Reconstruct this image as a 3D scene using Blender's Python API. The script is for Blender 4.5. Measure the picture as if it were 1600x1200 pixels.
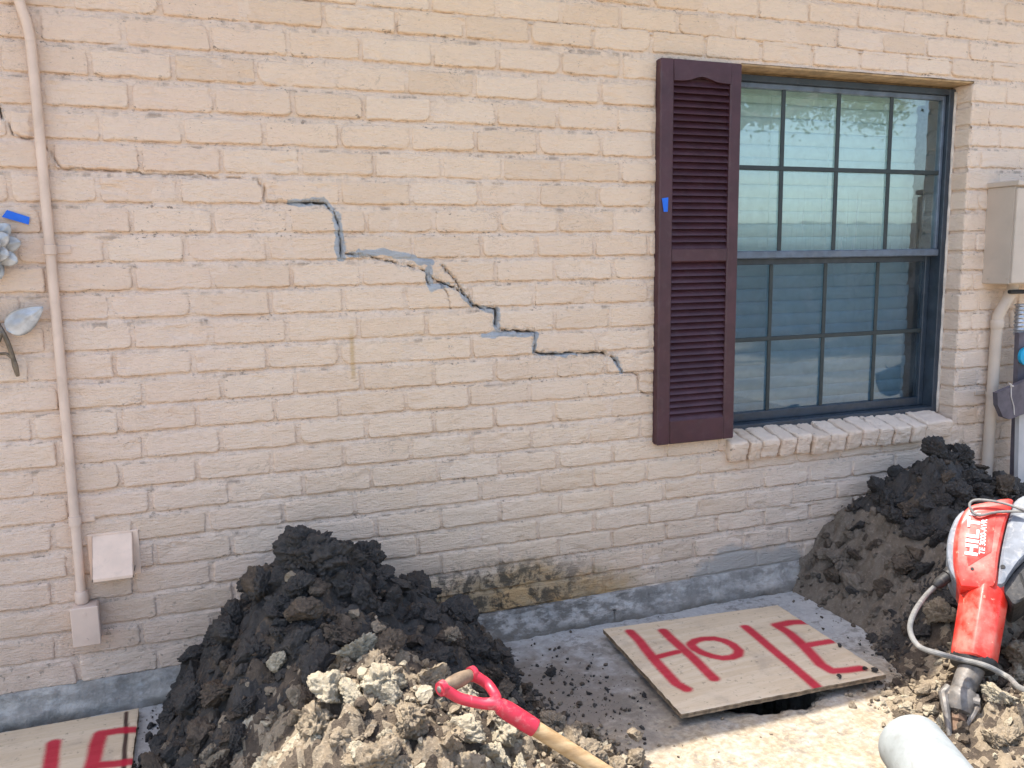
import bpy, math, random
import numpy as np
from mathutils import Vector, Matrix, noise as mnoise

scene = bpy.context.scene
for o in list(bpy.data.objects):
    bpy.data.objects.remove(o, do_unlink=True)
COL = scene.collection
R = math.radians

# ------------------------------------------------------------------ camera
FPX, YAW, PITCH, ROLL = 1332.33, 0.358835, -0.145401, -0.0144035
CAM = np.array([0.1248, -2.4900, 1.2214])
_fw = np.array([math.sin(YAW)*math.cos(PITCH), math.cos(YAW)*math.cos(PITCH), math.sin(PITCH)])
_rt = np.array([math.cos(YAW), -math.sin(YAW), 0.0])
_up = np.cross(_rt, _fw)
_r = _rt*math.cos(ROLL) + _up*math.sin(ROLL)
_u = -_rt*math.sin(ROLL) + _up*math.cos(ROLL)
cd = bpy.data.cameras.new('camera')
cam = bpy.data.objects.new('camera', cd)
COL.objects.link(cam)
cam.matrix_world = Matrix(((_r[0], _u[0], -_fw[0], CAM[0]), (_r[1], _u[1], -_fw[1], CAM[1]), (_r[2], _u[2], -_fw[2], CAM[2]), (0, 0, 0, 1)))
cd.sensor_fit = 'HORIZONTAL'; cd.sensor_width = 36.0; cd.lens = FPX/1600*36.0
cd.clip_start = 0.02; cd.clip_end = 2000
scene.camera = cam
scene.render.resolution_x, scene.render.resolution_y = 1024, 768

# ------------------------------------------------------------------ sky, sun, exposure
SUN = Vector((-0.268, 0.155, 0.951)).normalized()
w = bpy.data.worlds.new('World'); scene.world = w; w.use_nodes = True
nt = w.node_tree
bg = nt.nodes['Background']
sky = nt.nodes.new('ShaderNodeTexSky'); sky.sky_type = 'NISHITA'; sky.sun_disc = False
sky.sun_elevation = math.asin(SUN.z); sky.sun_rotation = math.atan2(SUN.x, SUN.y)
sky.altitude = 50; sky.air_density = 1.0; sky.dust_density = 2.5; sky.ozone_density = 0.6
nt.links.new(sky.outputs[0], bg.inputs[0]); bg.inputs[1].default_value = 0.15
sl = bpy.data.lights.new('sun', 'SUN'); sl.energy = 2.9; sl.angle = R(0.53); sl.color = (1.0, 0.95, 0.87)
so = bpy.data.objects.new('sun', sl); COL.objects.link(so)
so.rotation_euler = SUN.to_track_quat('Z', 'Y').to_euler()
so.location = (0, 0, 6)
vs = scene.view_settings
vs.view_transform = 'Standard'; vs.look = 'None'; vs.gamma = 1.0; vs.exposure = 1.58
scene.cycles.max_bounces = 8; scene.cycles.diffuse_bounces = 5; scene.cycles.transparent_max_bounces = 12

# ------------------------------------------------------------------ helpers
rng = np.random.default_rng(7)
random.seed(7)

def ray(px, py):                       # direction of the view ray through a photo pixel (1600 x 1200)
    return _fw + _r*(px-800)/FPX + _u*(600-py)/FPX
def on_y(px, py, y=0.0):
    d = ray(px, py); return CAM + d*((y-CAM[1])/d[1])
def on_z(px, py, z=0.0):
    d = ray(px, py); return CAM + d*((z-CAM[2])/d[2])
def on_plane(px, py, o, n):
    d = ray(px, py); return CAM + d*(np.dot(np.asarray(o)-CAM, n)/np.dot(d, n))
def project(P):
    d = np.asarray(P)-CAM; z = d@_fw
    return 800+FPX*(d@_r)/z, 600-FPX*(d@_u)/z

def _hash(ix, iy, iz, seed):
    h = (ix*374761393 + iy*668265263 + iz*2147483647 + seed*1274126177) & 0xFFFFFFFF
    h = ((h ^ (h >> 13))*1274126177) & 0xFFFFFFFF
    h = ((h ^ (h >> 16))*2246822519) & 0xFFFFFFFF
    return ((h ^ (h >> 15)) & 0xFFFFFF)/float(0xFFFFFF)
def vnoise(P, seed=0):
    P = np.asarray(P, float); i = np.floor(P).astype(np.int64); f = P-i
    f = f*f*f*(f*(f*6-15)+10)
    out = 0
    for dx in (0, 1):
        wx = f[..., 0] if dx else 1-f[..., 0]
        for dy in (0, 1):
            wy = f[..., 1] if dy else 1-f[..., 1]
            for dz in (0, 1):
                wz = f[..., 2] if dz else 1-f[..., 2]
                out = out + wx*wy*wz*_hash(i[..., 0]+dx, i[..., 1]+dy, i[..., 2]+dz, seed)
    return out*2-1
def fbm(P, seed=0, octv=4, gain=0.5):
    a, s, t = 1.0, 0.0, 0.0
    P = np.asarray(P, float)
    for k in range(octv):
        s = s + a*vnoise(P, seed+k*17); t += a; a *= gain; P = P*2.03+11.3
    return s/t
def sstep(a, b, x):
    t = np.clip((x-a)/(b-a), 0, 1); return t*t*(3-2*t)
def seg_dist(x, z, A, B):
    ax, az = A; bx, bz = B
    dx, dz = bx-ax, bz-az
    t = np.clip(((x-ax)*dx+(z-az)*dz)/(dx*dx+dz*dz+1e-12), 0, 1)
    return np.hypot(x-ax-t*dx, z-az-t*dz), t

def mesh_obj(name, V, F, mat, parent=None, smooth=True, attrs=None):
    me = bpy.data.meshes.new(name)
    V = np.asarray(V, np.float64)
    if isinstance(F, np.ndarray): F = F.tolist()
    me.from_pydata(V.tolist(), [], F)
    if smooth: me.shade_smooth()
    if attrs:
        for k, a in attrs.items():
            at = me.attributes.new(k, 'FLOAT', 'POINT'); at.data.foreach_set('value', np.asarray(a, np.float32).ravel())
    me.update()
    if mat: me.materials.append(mat)
    o = bpy.data.objects.new(name, me); COL.objects.link(o)
    if parent is not None: o.parent = parent
    return o
def empty(name, label=None, cat=None, group=None, loc=(0, 0, 0), parent=None):
    o = bpy.data.objects.new(name, None); COL.objects.link(o); o.location = loc
    o.empty_display_size = 0.1
    if parent is not None: o.parent = parent
    tag(o, label, cat, group)
    return o
def tag(o, label=None, cat=None, group=None, kind=None):
    if label: o['label'] = label
    if cat: o['category'] = cat
    if group: o['group'] = group
    if kind: o['kind'] = kind
    return o
def grid_faces(nu, nv):                # verts indexed i*nv + j
    i, j = np.meshgrid(np.arange(nu-1), np.arange(nv-1), indexing='ij')
    a = (i*nv+j).ravel()
    return np.stack([a, a+nv, a+nv+1, a+1], 1)

class MB:
    def __init__(s): s.V = []; s.F = []
    def add(s, V, F):
        b = len(s.V); s.V += [tuple(v) for v in V]; s.F += [tuple(b+i for i in f) for f in F]
        return s
    def box(s, c, d, M=None, bev=0.0):
        c = np.array(c, float); h = np.array(d, float)/2
        if bev <= 0:
            V = [c+h*np.array((sx, sy, sz)) for sx in (-1, 1) for sy in (-1, 1) for sz in (-1, 1)]
            F = [(0, 1, 3, 2), (4, 6, 7, 5), (0, 4, 5, 1), (2, 3, 7, 6), (0, 2, 6, 4), (1, 5, 7, 3)]
        else:
            b = min(bev, h.min()*0.9); V = []; F = []; idx = {}
            for sx in (-1, 1):
                for sy in (-1, 1):
                    for sz in (-1, 1):
                        sg = np.array((sx, sy, sz))
                        for ax in range(3):
                            q = h-b; q = q*sg; q[ax] = h[ax]*sg[ax]
                            idx[(sx, sy, sz, ax)] = len(V); V.append(c+q)
            for ax in range(3):
                o1, o2 = [k for k in range(3) if k != ax]
                for sg in (-1, 1):
                    q = []
                    for a, bb in ((-1, -1), (1, -1), (1, 1), (-1, 1)):
                        k = [0, 0, 0]; k[ax] = sg; k[o1] = a; k[o2] = bb; q.append(idx[tuple(k)+(ax,)])
                    F.append(q)
                for a in (-1, 1):          # edge faces along axis ax
                    for bb in (-1, 1):
                        k0 = [0, 0, 0]; k0[o1] = a; k0[o2] = bb; k1 = list(k0); k0[ax] = -1; k1[ax] = 1
                        F.append([idx[tuple(k0)+(o1,)], idx[tuple(k1)+(o1,)], idx[tuple(k1)+(o2,)], idx[tuple(k0)+(o2,)]])
            for sx in (-1, 1):
                for sy in (-1, 1):
                    for sz in (-1, 1): F.append([idx[(sx, sy, sz, k)] for k in range(3)])
        if M is not None: V = [M@Vector(v) for v in V]
        return s.add(V, F)
    def tube(s, pts, r, n=10, cap=True, closed=False):
        pts = [Vector(p) for p in pts]; m = len(pts)
        rs = r if hasattr(r, '__len__') else [r]*m
        V = []; F = []; nrm = None
        for i, p in enumerate(pts):
            t = (pts[min(i+1, m-1)]-pts[max(i-1, 0)]).normalized()
            if nrm is None:
                nrm = t.orthogonal().normalized()
            nrm = (nrm-t*nrm.dot(t)).normalized(); b = t.cross(nrm)
            for k in range(n):
                a = 2*math.pi*k/n
                V.append(p+(nrm*math.cos(a)+b*math.sin(a))*rs[i])
        for i in range(m-1):
            for k in range(n):
                F.append((i*n+k, i*n+(k+1) % n, (i+1)*n+(k+1) % n, (i+1)*n+k))
        if cap:
            F.append(tuple(range(n))[::-1]); F.append(tuple((m-1)*n+k for k in range(n)))
        return s.add(V, F)
    def prism(s, pts, vec, bev=0.0, inset=None):
        """closed polygon (3-D points) extruded by vec, with a chamfered far rim"""
        pts = [np.array(p, float) for p in pts]; vec = np.array(vec, float); n = len(pts)
        c = sum(pts)/n
        rings = [pts]
        if bev > 0:
            L = np.linalg.norm(vec)
            sc = 1-bev*1.2/max(1e-6, np.mean([np.linalg.norm(p-c) for p in pts]))
            sc2 = 1-(1-sc)*0.3
            rings += [[p+vec*(1-bev/L) for p in pts], [c+(p-c)*sc2+vec*(1-bev*.3/L) for p in pts], [c+(p-c)*sc+vec for p in pts]]
        else:
            rings.append([p+vec for p in pts])
        V = [p for rr in rings for p in rr]; F = []
        for k in range(len(rings)-1):
            for i in range(n):
                F.append((k*n+i, k*n+(i+1) % n, (k+1)*n+(i+1) % n, (k+1)*n+i))
        F.append(tuple(range(n))[::-1]); F.append(tuple((len(rings)-1)*n+i for i in range(n)))
        return s.add(V, F)
    def build(s, name, mat, parent=None, smooth=False):
        o = mesh_obj(name, s.V, s.F, mat, parent, smooth)
        me = o.data
        import bmesh
        bm = bmesh.new(); bm.from_mesh(me); bmesh.ops.recalc_face_normals(bm, faces=bm.faces[:]); bm.to_mesh(me); bm.free()
        return o
def smooth_angle(o, deg=35):
    o.data.shade_smooth()
    o.data.set_sharp_from_angle(angle=R(deg))
    return o
def catmull(P, n=8):
    P = [np.array(p, float) for p in P]; out = []
    for i in range(len(P)-1):
        p0 = P[max(i-1, 0)]; p1 = P[i]; p2 = P[i+1]; p3 = P[min(i+2, len(P)-1)]
        for k in range(n):
            t = k/n
            out.append(0.5*((2*p1)+(-p0+p2)*t+(2*p0-5*p1+4*p2-p3)*t*t+(-p0+3*p1-3*p2+p3)*t**3))
    out.append(P[-1]); return out

# ------------------------------------------------------------------ material helpers
class NT:
    def __init__(s, name):
        s.m = bpy.data.materials.new(name); s.m.use_nodes = True
        s.t = s.m.node_tree; s.b = s.t.nodes['Principled BSDF']; s.out = s.t.nodes['Material Output']
        s._pos = None
    def n(s, typ, **kw):
        x = s.t.nodes.new(typ)
        for k, v in kw.items(): setattr(x, k, v)
        return x
    def set(s, sock, v):
        if hasattr(v, 'is_linked') or hasattr(v, 'links'): s.t.links.new(v, sock)
        elif isinstance(v, (tuple, list)) and len(v) == 3 and sock.type == 'RGBA': sock.default_value = (*v, 1)
        else: sock.default_value = v
    def pos(s, obj=False):
        if obj:
            return s.n('ShaderNodeTexCoord').outputs['Object']
        if s._pos is None: s._pos = s.n('ShaderNodeNewGeometry').outputs['Position']
        return s._pos
    def sep(s, v=None):
        x = s.n('ShaderNodeSeparateXYZ'); s.set(x.inputs[0], v if v is not None else s.pos()); return x.outputs
    def scaled(s, v, sc, off=(0, 0, 0)):
        x = s.n('ShaderNodeMapping'); s.set(x.inputs['Vector'], v); x.inputs['Scale'].default_value = sc; x.inputs['Location'].default_value = off
        return x.outputs[0]
    def noise(s, v, scale, detail=4, rough=0.55, dist=0.0):
        x = s.n('ShaderNodeTexNoise'); s.set(x.inputs['Vector'], v); x.inputs['Scale'].default_value = scale
        x.inputs['Detail'].default_value = detail; x.inputs['Roughness'].default_value = rough; x.inputs['Distortion'].default_value = dist
        return x.outputs['Fac']
    def voro(s, v, scale, feature='F1', out='Distance'):
        x = s.n('ShaderNodeTexVoronoi', feature=feature); s.set(x.inputs['Vector'], v); x.inputs['Scale'].default_value = scale
        return x.outputs[out]
    def math(s, op, a, b=None, c=None, clamp=False):
        x = s.n('ShaderNodeMath', operation=op, use_clamp=clamp); s.set(x.inputs[0], a)
        if b is not None: s.set(x.inputs[1], b)
        if c is not None: s.set(x.inputs[2], c)
        return x.outputs[0]
    def ramp(s, v, lo, hi, a=0.0, b=1.0):
        x = s.n('ShaderNodeMapRange', interpolation_type='SMOOTHSTEP'); s.set(x.inputs[0], v)
        x.inputs[1].default_value = lo; x.inputs[2].default_value = hi; x.inputs[3].default_value = a; x.inputs[4].default_value = b
        return x.outputs[0]
    def mix(s, f, a, b, blend='MIX'):
        x = s.n('ShaderNodeMix', data_type='RGBA', blend_type=blend); s.set(x.inputs[0], f); s.set(x.inputs[6], a); s.set(x.inputs[7], b)
        return x.outputs[2]
    def attr(s, name):
        return s.n('ShaderNodeAttribute', attribute_name=name).outputs['Fac']
    def rnd(s):
        return s.n('ShaderNodeObjectInfo').outputs['Random']
    def bump(s, h, strength=0.5, dist=0.002, normal=None):
        x = s.n('ShaderNodeBump'); x.inputs['Strength'].default_value = strength; x.inputs['Distance'].default_value = dist
        s.set(x.inputs['Height'], h)
        if normal is not None: s.set(x.inputs['Normal'], normal)
        return x.outputs[0]
    def fin(s, color, rough=0.8, normal=None, metal=0.0, spec=0.3):
        s.set(s.b.inputs['Base Color'], color); s.set(s.b.inputs['Roughness'], rough); s.set(s.b.inputs['Metallic'], metal)
        s.b.inputs['Specular IOR Level'].default_value = spec
        if normal is not None: s.set(s.b.inputs['Normal'], normal)
        return s.m

def plain(name, col, rough=0.6, metal=0.0, spec=0.4, var=0.12, vscale=25, bump=0.15, bscale=300, dirt=None, dirt_amt=0.5, obj=False):
    t = NT(name); p = t.pos(obj)
    n1 = t.noise(p, vscale, 5)
    lo = tuple(c*(1-var) for c in col); hi = tuple(min(1, c*(1+var)) for c in col)
    c = t.mix(t.ramp(n1, .3, .7), lo, hi)
    if dirt:
        n2 = t.noise(p, vscale*1.7, 8, .65, .6)
        c = t.mix(t.math('MULTIPLY', t.ramp(n2, .5, .72), dirt_amt), c, dirt)
    r = t.ramp(t.noise(p, vscale*3, 4), .3, .7, max(0, rough-.1), min(1, rough+.1))
    return t.fin(c, r, t.bump(t.noise(p, bscale, 3), bump, .001), metal, spec)

# ---- painted brick / mortar
def brick_mat(name, mortar=False):
    t = NT(name); p = t.pos(); x, y, z = t.sep()
    big = t.noise(p, 1.3, 3); mid = t.noise(p, 9, 5, .6)
    c = t.mix(t.ramp(big, .35, .65), (.815, .628, .465), (.845, .648, .46))
    c = t.mix(t.ramp(x, -.1, .9, .75, 0), c, (.80, .60, .475))                 # pinker paint on the left
    c = t.mix(t.ramp(x, 1.4, 2.6, 0, .7), c, (.845, .685, .56))                # chalkier on the right
    c = t.mix(t.math('MULTIPLY', t.ramp(mid, .35, .75), .25), c, (.86, .70, .53))
    if mortar:
        c = t.mix(.35, c, (.80, .65, .525))
    else:
        tone = t.attr('tone')
        c = t.mix(t.math('MULTIPLY', t.math('ABSOLUTE', tone), .38), c, t.mix(t.ramp(tone, -.1, .1), (.69, .51, .35), (.86, .70, .54)))
    streak = t.noise(t.scaled(p, (20, 20, 80)), 1.0, 7, .7, .5)
    c = t.mix(t.ramp(streak, .52, .78, 0, .34), c, (.56, .43, .31))
    e = t.attr('edge')
    # worn paint: dark chips and grime, mostly along edges
    chips = t.noise(t.scaled(p, (70, 70, 120)), 1.0, 7, .7)
    ch = t.ramp(t.math('ADD', chips, t.math('MULTIPLY', e, .12)), .625, .69)
    patch = t.ramp(t.noise(p, 6.5, 4), .44, .66)
    ch = t.math('MULTIPLY', ch, t.math('MULTIPLY_ADD', patch, .8, .2))
    c = t.mix(t.math('MULTIPLY', ch, .75), c, (.13, .095, .07))
    g2 = t.math('MULTIPLY', t.ramp(t.noise(p, 34, 6, .7), .5, .72), t.math('MULTIPLY_ADD', e, .5, .06))
    c = t.mix(t.math('MULTIPLY', g2, .7), c, (.27, .22, .17))
    un = t.math('MULTIPLY', t.ramp(e, .62, .95), t.ramp(t.noise(t.scaled(p, (22, 22, 8)), 1.0, 5, .6), .40, .60))
    if not mortar: c = t.mix(t.math('MULTIPLY', un, .45), c, (.33, .19, .11))
    hl = t.math('ABSOLUTE', t.math('SUBTRACT', t.noise(t.scaled(p, (16, 16, 26)), 1.0, 5, .6, 1.2), .5))
    hf = t.math('MULTIPLY', t.ramp(hl, .010, .003), t.ramp(t.noise(p, 4.2, 3), .54, .66))
    c = t.mix(t.math('MULTIPLY', hf, .5), c, (.30, .22, .16))
    if mortar:
        sm_ = t.math('MULTIPLY', t.attr('seam'), t.math('MULTIPLY', t.ramp(t.noise(p, 5.5, 3), .42, .60), t.ramp(t.noise(t.scaled(p, (26, 26, 9)), 1.0, 6, .65), .46, .60)))
        c = t.mix(t.math('MULTIPLY', sm_, .62), c, (.17, .125, .095))
    pit = t.ramp(t.voro(t.scaled(p, (1, 1, 1.5)), 38), .075, .035)
    c = t.mix(t.math('MULTIPLY', pit, t.ramp(t.noise(p, 7.7, 3), .50, .62, 0, .75)), c, (.20, .14, .10))
    # general soil grime towards the ground, with blotches
    gn = t.noise(p, 5, 6, .65)
    low = t.math('MULTIPLY', t.ramp(z, .62, .02), t.ramp(gn, .28, .68))
    c = t.mix(t.math('MULTIPLY', low, .45), c, (.42, .325, .235))
    spl = t.math('MULTIPLY', t.ramp(z, .42, .08), t.ramp(t.noise(p, 46, 6, .7), .57, .68))
    c = t.mix(t.math('MULTIPLY', spl, .75), c, (.07, .06, .045))
    # ochre bare patch and mould near the left heap
    dx = t.math('DIVIDE', t.math('SUBTRACT', x, 1.03), .50); dz = t.math('DIVIDE', t.math('SUBTRACT', z, .09), .17)
    rr = t.math('SQRT', t.math('ADD', t.math('MULTIPLY', dx, dx), t.math('MULTIPLY', dz, dz)))
    oc = t.ramp(t.math('ADD', rr, t.math('MULTIPLY', t.math('SUBTRACT', gn, .5), 1.3)), 1.05, .55)
    c = t.mix(t.math('MULTIPLY', oc, .75), c, t.mix(t.ramp(mid, .4, .6), (.46, .26, .07), (.38, .26, .12)))
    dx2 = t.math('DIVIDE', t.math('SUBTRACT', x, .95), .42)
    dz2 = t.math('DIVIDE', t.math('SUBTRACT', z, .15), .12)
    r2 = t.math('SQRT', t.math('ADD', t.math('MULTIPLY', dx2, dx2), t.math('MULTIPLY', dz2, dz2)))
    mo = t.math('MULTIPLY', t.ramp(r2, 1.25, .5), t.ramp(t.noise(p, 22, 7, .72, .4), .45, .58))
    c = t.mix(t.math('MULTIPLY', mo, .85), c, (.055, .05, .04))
    # cement smear at right of the slab
    dx3 = t.math('DIVIDE', t.math('SUBTRACT', x, 1.95), .3); dz3 = t.math('DIVIDE', t.math('SUBTRACT', z, .06), .13)
    r3 = t.math('SQRT', t.math('ADD', t.math('MULTIPLY', dx3, dx3), t.math('MULTIPLY', dz3, dz3)))
    cs = t.ramp(t.math('ADD', r3, t.math('MULTIPLY', t.math('SUBTRACT', gn, .5), 1.6)), 1.05, .75)
    c = t.mix(t.math('MULTIPLY', cs, .9), c, (.45, .415, .365))
    # rusty drip
    dd = t.math('ABSOLUTE', t.math('SUBTRACT', t.math('ADD', x, t.math('MULTIPLY', t.math('SUBTRACT', mid, .5), .006)), .5605))
    dr = t.math('MULTIPLY', t.ramp(dd, .011, .002), t.math('MULTIPLY', t.ramp(z, .86, .90), t.ramp(z, 1.06, .98)))
    c = t.mix(t.math('MULTIPLY', dr, .45), c, (.50, .31, .08))
    k = t.attr('caulk')
    kk = t.ramp(t.math('ADD', k, t.math('MULTIPLY', t.math('SUBTRACT', t.noise(p, 90, 4), .5), .5)), .35, .6)
    c = t.mix(t.math('MULTIPLY', kk, .9), c, t.mix(t.ramp(mid, .35, .65), (.30, .345, .39), (.43, .46, .48)))
    br = t.math('MULTIPLY', t.attr('broken'), t.ramp(t.noise(p, 120, 5, .7), .47, .56))
    c = t.mix(t.math('MULTIPLY', br, .75), c, t.mix(t.ramp(t.noise(p, 300, 2), .45, .55), (.33, .29, .25), (.58, .52, .45)))
    ck = t.attr('crack')
    c = t.mix(t.ramp(ck, .45, .85, 0, .9), c, (.10, .08, .065))               # dark colour painted into the crack as its inner shade
    h = t.math('ADD', t.math('MULTIPLY', t.noise(t.scaled(p, (45, 45, 170)), 1.0, 6, .65), 1.0), t.math('MULTIPLY', t.noise(p, 210, 4, .6), .45))
    nrm = t.bump(h, 1.0, .008)
    return t.fin(c, .82, nrm, 0, .25)
M = {}
M['brick'] = brick_mat('painted_brick'); M['mortar'] = brick_mat('painted_mortar', True)

def soil_mat(name, a, b, c2, rough=.85, spec=.25, speck=(.45, .40, .30), speck_amt=.25):
    t = NT(name); p = t.pos()
    n = t.noise(p, 18, 6, .65); f = t.noise(p, 110, 5, .65)
    c = t.mix(t.ramp(n, .32, .68), a, b)
    c = t.mix(t.ramp(f, .5, .7, 0, .7), c, c2)
    c = t.mix(t.math('MULTIPLY', t.ramp(t.noise(p, 240, 3, .6), .66, .72), speck_amt), c, speck)
    v = t.voro(p, 60); h = t.math('ADD', t.math('MULTIPLY', f, 1.0), t.math('MULTIPLY', t.noise(p, 330, 4, .6), .6))
    h = t.math('ADD', h, t.math('MULTIPLY', v, .6))
    return t.fin(c, t.ramp(n, .3, .7, rough-.12, rough+.08), t.bump(h, .9, .006), 0, spec)
M['clay'] = soil_mat('dark_clay', (.030, .0265, .023), (.054, .047, .040), (.078, .067, .056), .62, .4, speck_amt=.12)
M['loam'] = soil_mat('brown_clay', (.065, .050, .038), (.12, .092, .066), (.17, .13, .095), .85, .2)
M['tan'] = soil_mat('dried_tan_clay', (.21, .165, .115), (.31, .25, .175), (.40, .335, .25), .92, .15, speck_amt=.3)
M['dust'] = soil_mat('dusty_brown_clay', (.14, .113, .085), (.21, .172, .132), (.27, .225, .178), .92, .15)
M['pale'] = soil_mat('pale_dry_clay', (.33, .28, .20), (.43, .375, .275), (.50, .45, .355), .95, .1, (.6, .58, .5), .3)

def concrete_mat():
    t = NT('dusty_concrete'); p = t.pos(); x, y, z = t.sep()
    n = t.noise(p, 5, 6, .6); f = t.noise(p, 60, 6, .65); m = t.noise(p, 16, 5, .6, .3)
    c = t.mix(t.ramp(n, .35, .65), (.32, .315, .30), (.43, .415, .385))
    c = t.mix(t.ramp(f, .42, .7, 0, .6), c, (.50, .49, .46))
    # sandy dust trodden in further from the house
    du = t.math('MULTIPLY', t.ramp(t.math('ADD', y, t.math('MULTIPLY', t.math('SUBTRACT', n, .5), .5)), -.35, -.75), t.ramp(m, .25, .6, .5, 1))
    c = t.mix(t.math('MULTIPLY', du, .92), c, t.mix(t.ramp(f, .4, .62), (.27, .205, .13), (.39, .325, .23)))
    # wet clay smears round the heap foot
    dx = t.math('SUBTRACT', x, 1.02); dy = t.math('SUBTRACT', y, -.42)
    rr = t.math('SQRT', t.math('ADD', t.math('MULTIPLY', dx, dx), t.math('MULTIPLY', dy, dy)))
    cl = t.math('MULTIPLY', t.ramp(t.math('ADD', rr, t.math('MULTIPLY', t.math('SUBTRACT', m, .5), .7)), .46, .1), .85)
    c = t.mix(cl, c, (.16, .13, .10))
    dark = t.math('MULTIPLY', t.ramp(t.math('ADD', t.math('MULTIPLY', t.noise(p, 34, 7, .7), .6), t.math('MULTIPLY', t.noise(p, 7, 5, .6), .45)), .53, .63), .65)
    c = t.mix(dark, c, (.15, .135, .115))
    cr = t.ramp(t.noise(p, 150, 3, .6), .69, .72)
    c = t.mix(t.math('MULTIPLY', cr, .75), c, (.07, .06, .05))
    h = t.math('ADD', t.math('MULTIPLY', f, 1), t.math('MULTIPLY', t.noise(p, 280, 4, .6), .5))
    return t.fin(c, .88, t.bump(h, .6, .004), 0, .25)
M['concrete'] = concrete_mat()
def found_mat():
    t = NT('foundation_concrete'); p = t.pos(); x, y, z = t.sep()
    n = t.noise(p, 9, 6, .62); f = t.noise(p, 60, 5, .65); g = t.noise(t.scaled(p, (1, 1, 2.2)), 17, 7, .68)
    c = t.mix(t.ramp(n, .35, .65), (.31, .288, .255), (.47, .43, .375))
    c = t.mix(t.ramp(f, .5, .7, 0, .5), c, (.46, .45, .43))
    mud = t.math('MULTIPLY', t.ramp(g, .40, .58), t.math('ADD', .5, t.math('MULTIPLY', t.ramp(x, .6, .95), t.ramp(x, 1.75, 1.3, .1, .5))))
    c = t.mix(t.math('MULTIPLY', mud, .8), c, (.105, .09, .072))
    c = t.mix(t.math('MULTIPLY', t.ramp(z, .045, .0), t.ramp(n, .3, .6)), c, (.17, .145, .115))
    return t.fin(c, .88, t.bump(t.math('ADD', f, n), .9, .008), 0, .25)
M['found'] = found_mat()
M['ground'] = plain('trodden_earth', (.38, .33, .26), .95, var=.3, vscale=1.2, bump=.5, bscale=30, dirt=(.12, .13, .06), dirt_amt=.4)
# ================================================================== THE HOUSE
house = empty('house', 'beige painted brick house wall with a stair-step crack beside a window', 'house')
PIT = 0.076793
ZTOP = 1.85
ROWS = {  # course: (slope mm/m, offset mm, head joint positions along the wall)
-1:(0.0,2.0,[0.825,1.028,1.231,1.434,1.64,1.853,2.06,2.272,2.472,2.675,2.879,3.089]),
0:(3.7,9.4,[-0.101,0.104,0.313,0.519,0.722,0.925,1.13,1.341,1.546,1.745,1.964,2.172,2.379,2.591,2.798,3.0]),
1:(1.9,6.3,[-0.181,0.012,0.221,0.421,0.62,0.827,1.029,1.233,1.441]),
2:(-0.8,3.8,[-0.074,0.123,0.333,0.541,0.748,0.951,1.161,1.365,1.566]),
3:(-0.7,1.9,[-0.187,0.016,0.22,0.425,0.621,0.82,1.02,1.221,1.422]),
4:(0.8,-2.3,[-0.06,0.137,0.344,0.55,0.755,0.954,1.156,1.37,1.558]),
5:(-3.0,-0.8,[0.028,0.23,0.438,0.645,0.847,1.038,1.237,1.438]),
6:(0.6,-5.3,[-0.281,-0.079,0.118,0.336,0.545,0.75,0.959,1.158,1.359,1.558]),
7:(-0.9,-6.8,[-0.006,0.198,0.398,0.618,0.817,1.025,1.219,1.416]),
8:(-0.1,-5.9,[-0.072,0.123,0.338,0.542,0.752,0.964,1.145,1.345,1.543]),
9:(-0.6,-4.1,[-0.008,0.189,0.398,0.596,0.795,1.01,1.207,1.412]),
10:(-1.7,-1.4,[-0.073,0.129,0.337,0.542,0.724,0.927,1.134,1.338,1.544]),
11:(-1.1,-5.5,[-0.024,0.174,0.378,0.582,0.786,1.005,1.205,1.402]),
12:(-2.0,-2.8,[-0.074,0.123,0.321,0.523,0.726,0.928,1.134,1.354,1.553]),
13:(-1.0,-4.3,[-0.008,0.194,0.395,0.585,0.804,1.002,1.208,1.387]),
14:(-1.0,-0.9,[-0.072,0.124,0.333,0.515,0.716,0.916,1.117,1.315,1.508]),
15:(1.5,0.1,[-0.019,0.182,0.395,0.596,0.802,0.999,1.201,1.402]),
16:(-1.3,0.7,[-0.08,0.115,0.317,0.523,0.725,0.921,1.122,1.326,1.517]),
17:(-0.7,1.5,[-0.01,0.195,0.402,0.603,0.81,1.009,1.213,1.414]),
18:(-0.2,1.6,[-0.058,0.132,0.34,0.549,0.746,0.946,1.145,1.343,1.541]),
19:(0.7,0.0,[-0.009,0.193,0.396,0.61,0.815,1.009,1.22,1.409]),
20:(-2.3,4.3,[-0.069,0.135,0.34,0.54,0.737,0.939,1.14,1.345,1.552]),
21:(4.3,4.5,[-0.013,0.19,0.40,0.60,0.811,1.01,1.213,1.41]),
22:(1.3,5.5,[-0.273,-0.06,0.13,0.335,0.54,0.737,0.933,1.139,1.34,1.538]),
23:(5.0,4.0,[-0.227,-0.024,0.18,0.39,0.59,0.80,1.003,1.21,1.383])}
WX0, WX1 = -1.6, 5.2                    # modelled stretch of brickwork
OX0, OX1 = 1.885, 2.916                 # window opening
R0, R1 = -8, 23
OZ0 = ZTOP-17*PIT
def row_shift(r, x):
    s, o, _ = ROWS.get(r, (0, 0, None)); x = np.clip(x, -.3, 3.2)
    s *= np.clip(1.0, 0, 1)
    return (o+s*np.minimum(x, 1.8))*.001
def px_wall(pts): return [tuple(on_y(a, b)[[0, 2]]) for a, b in pts]
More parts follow.
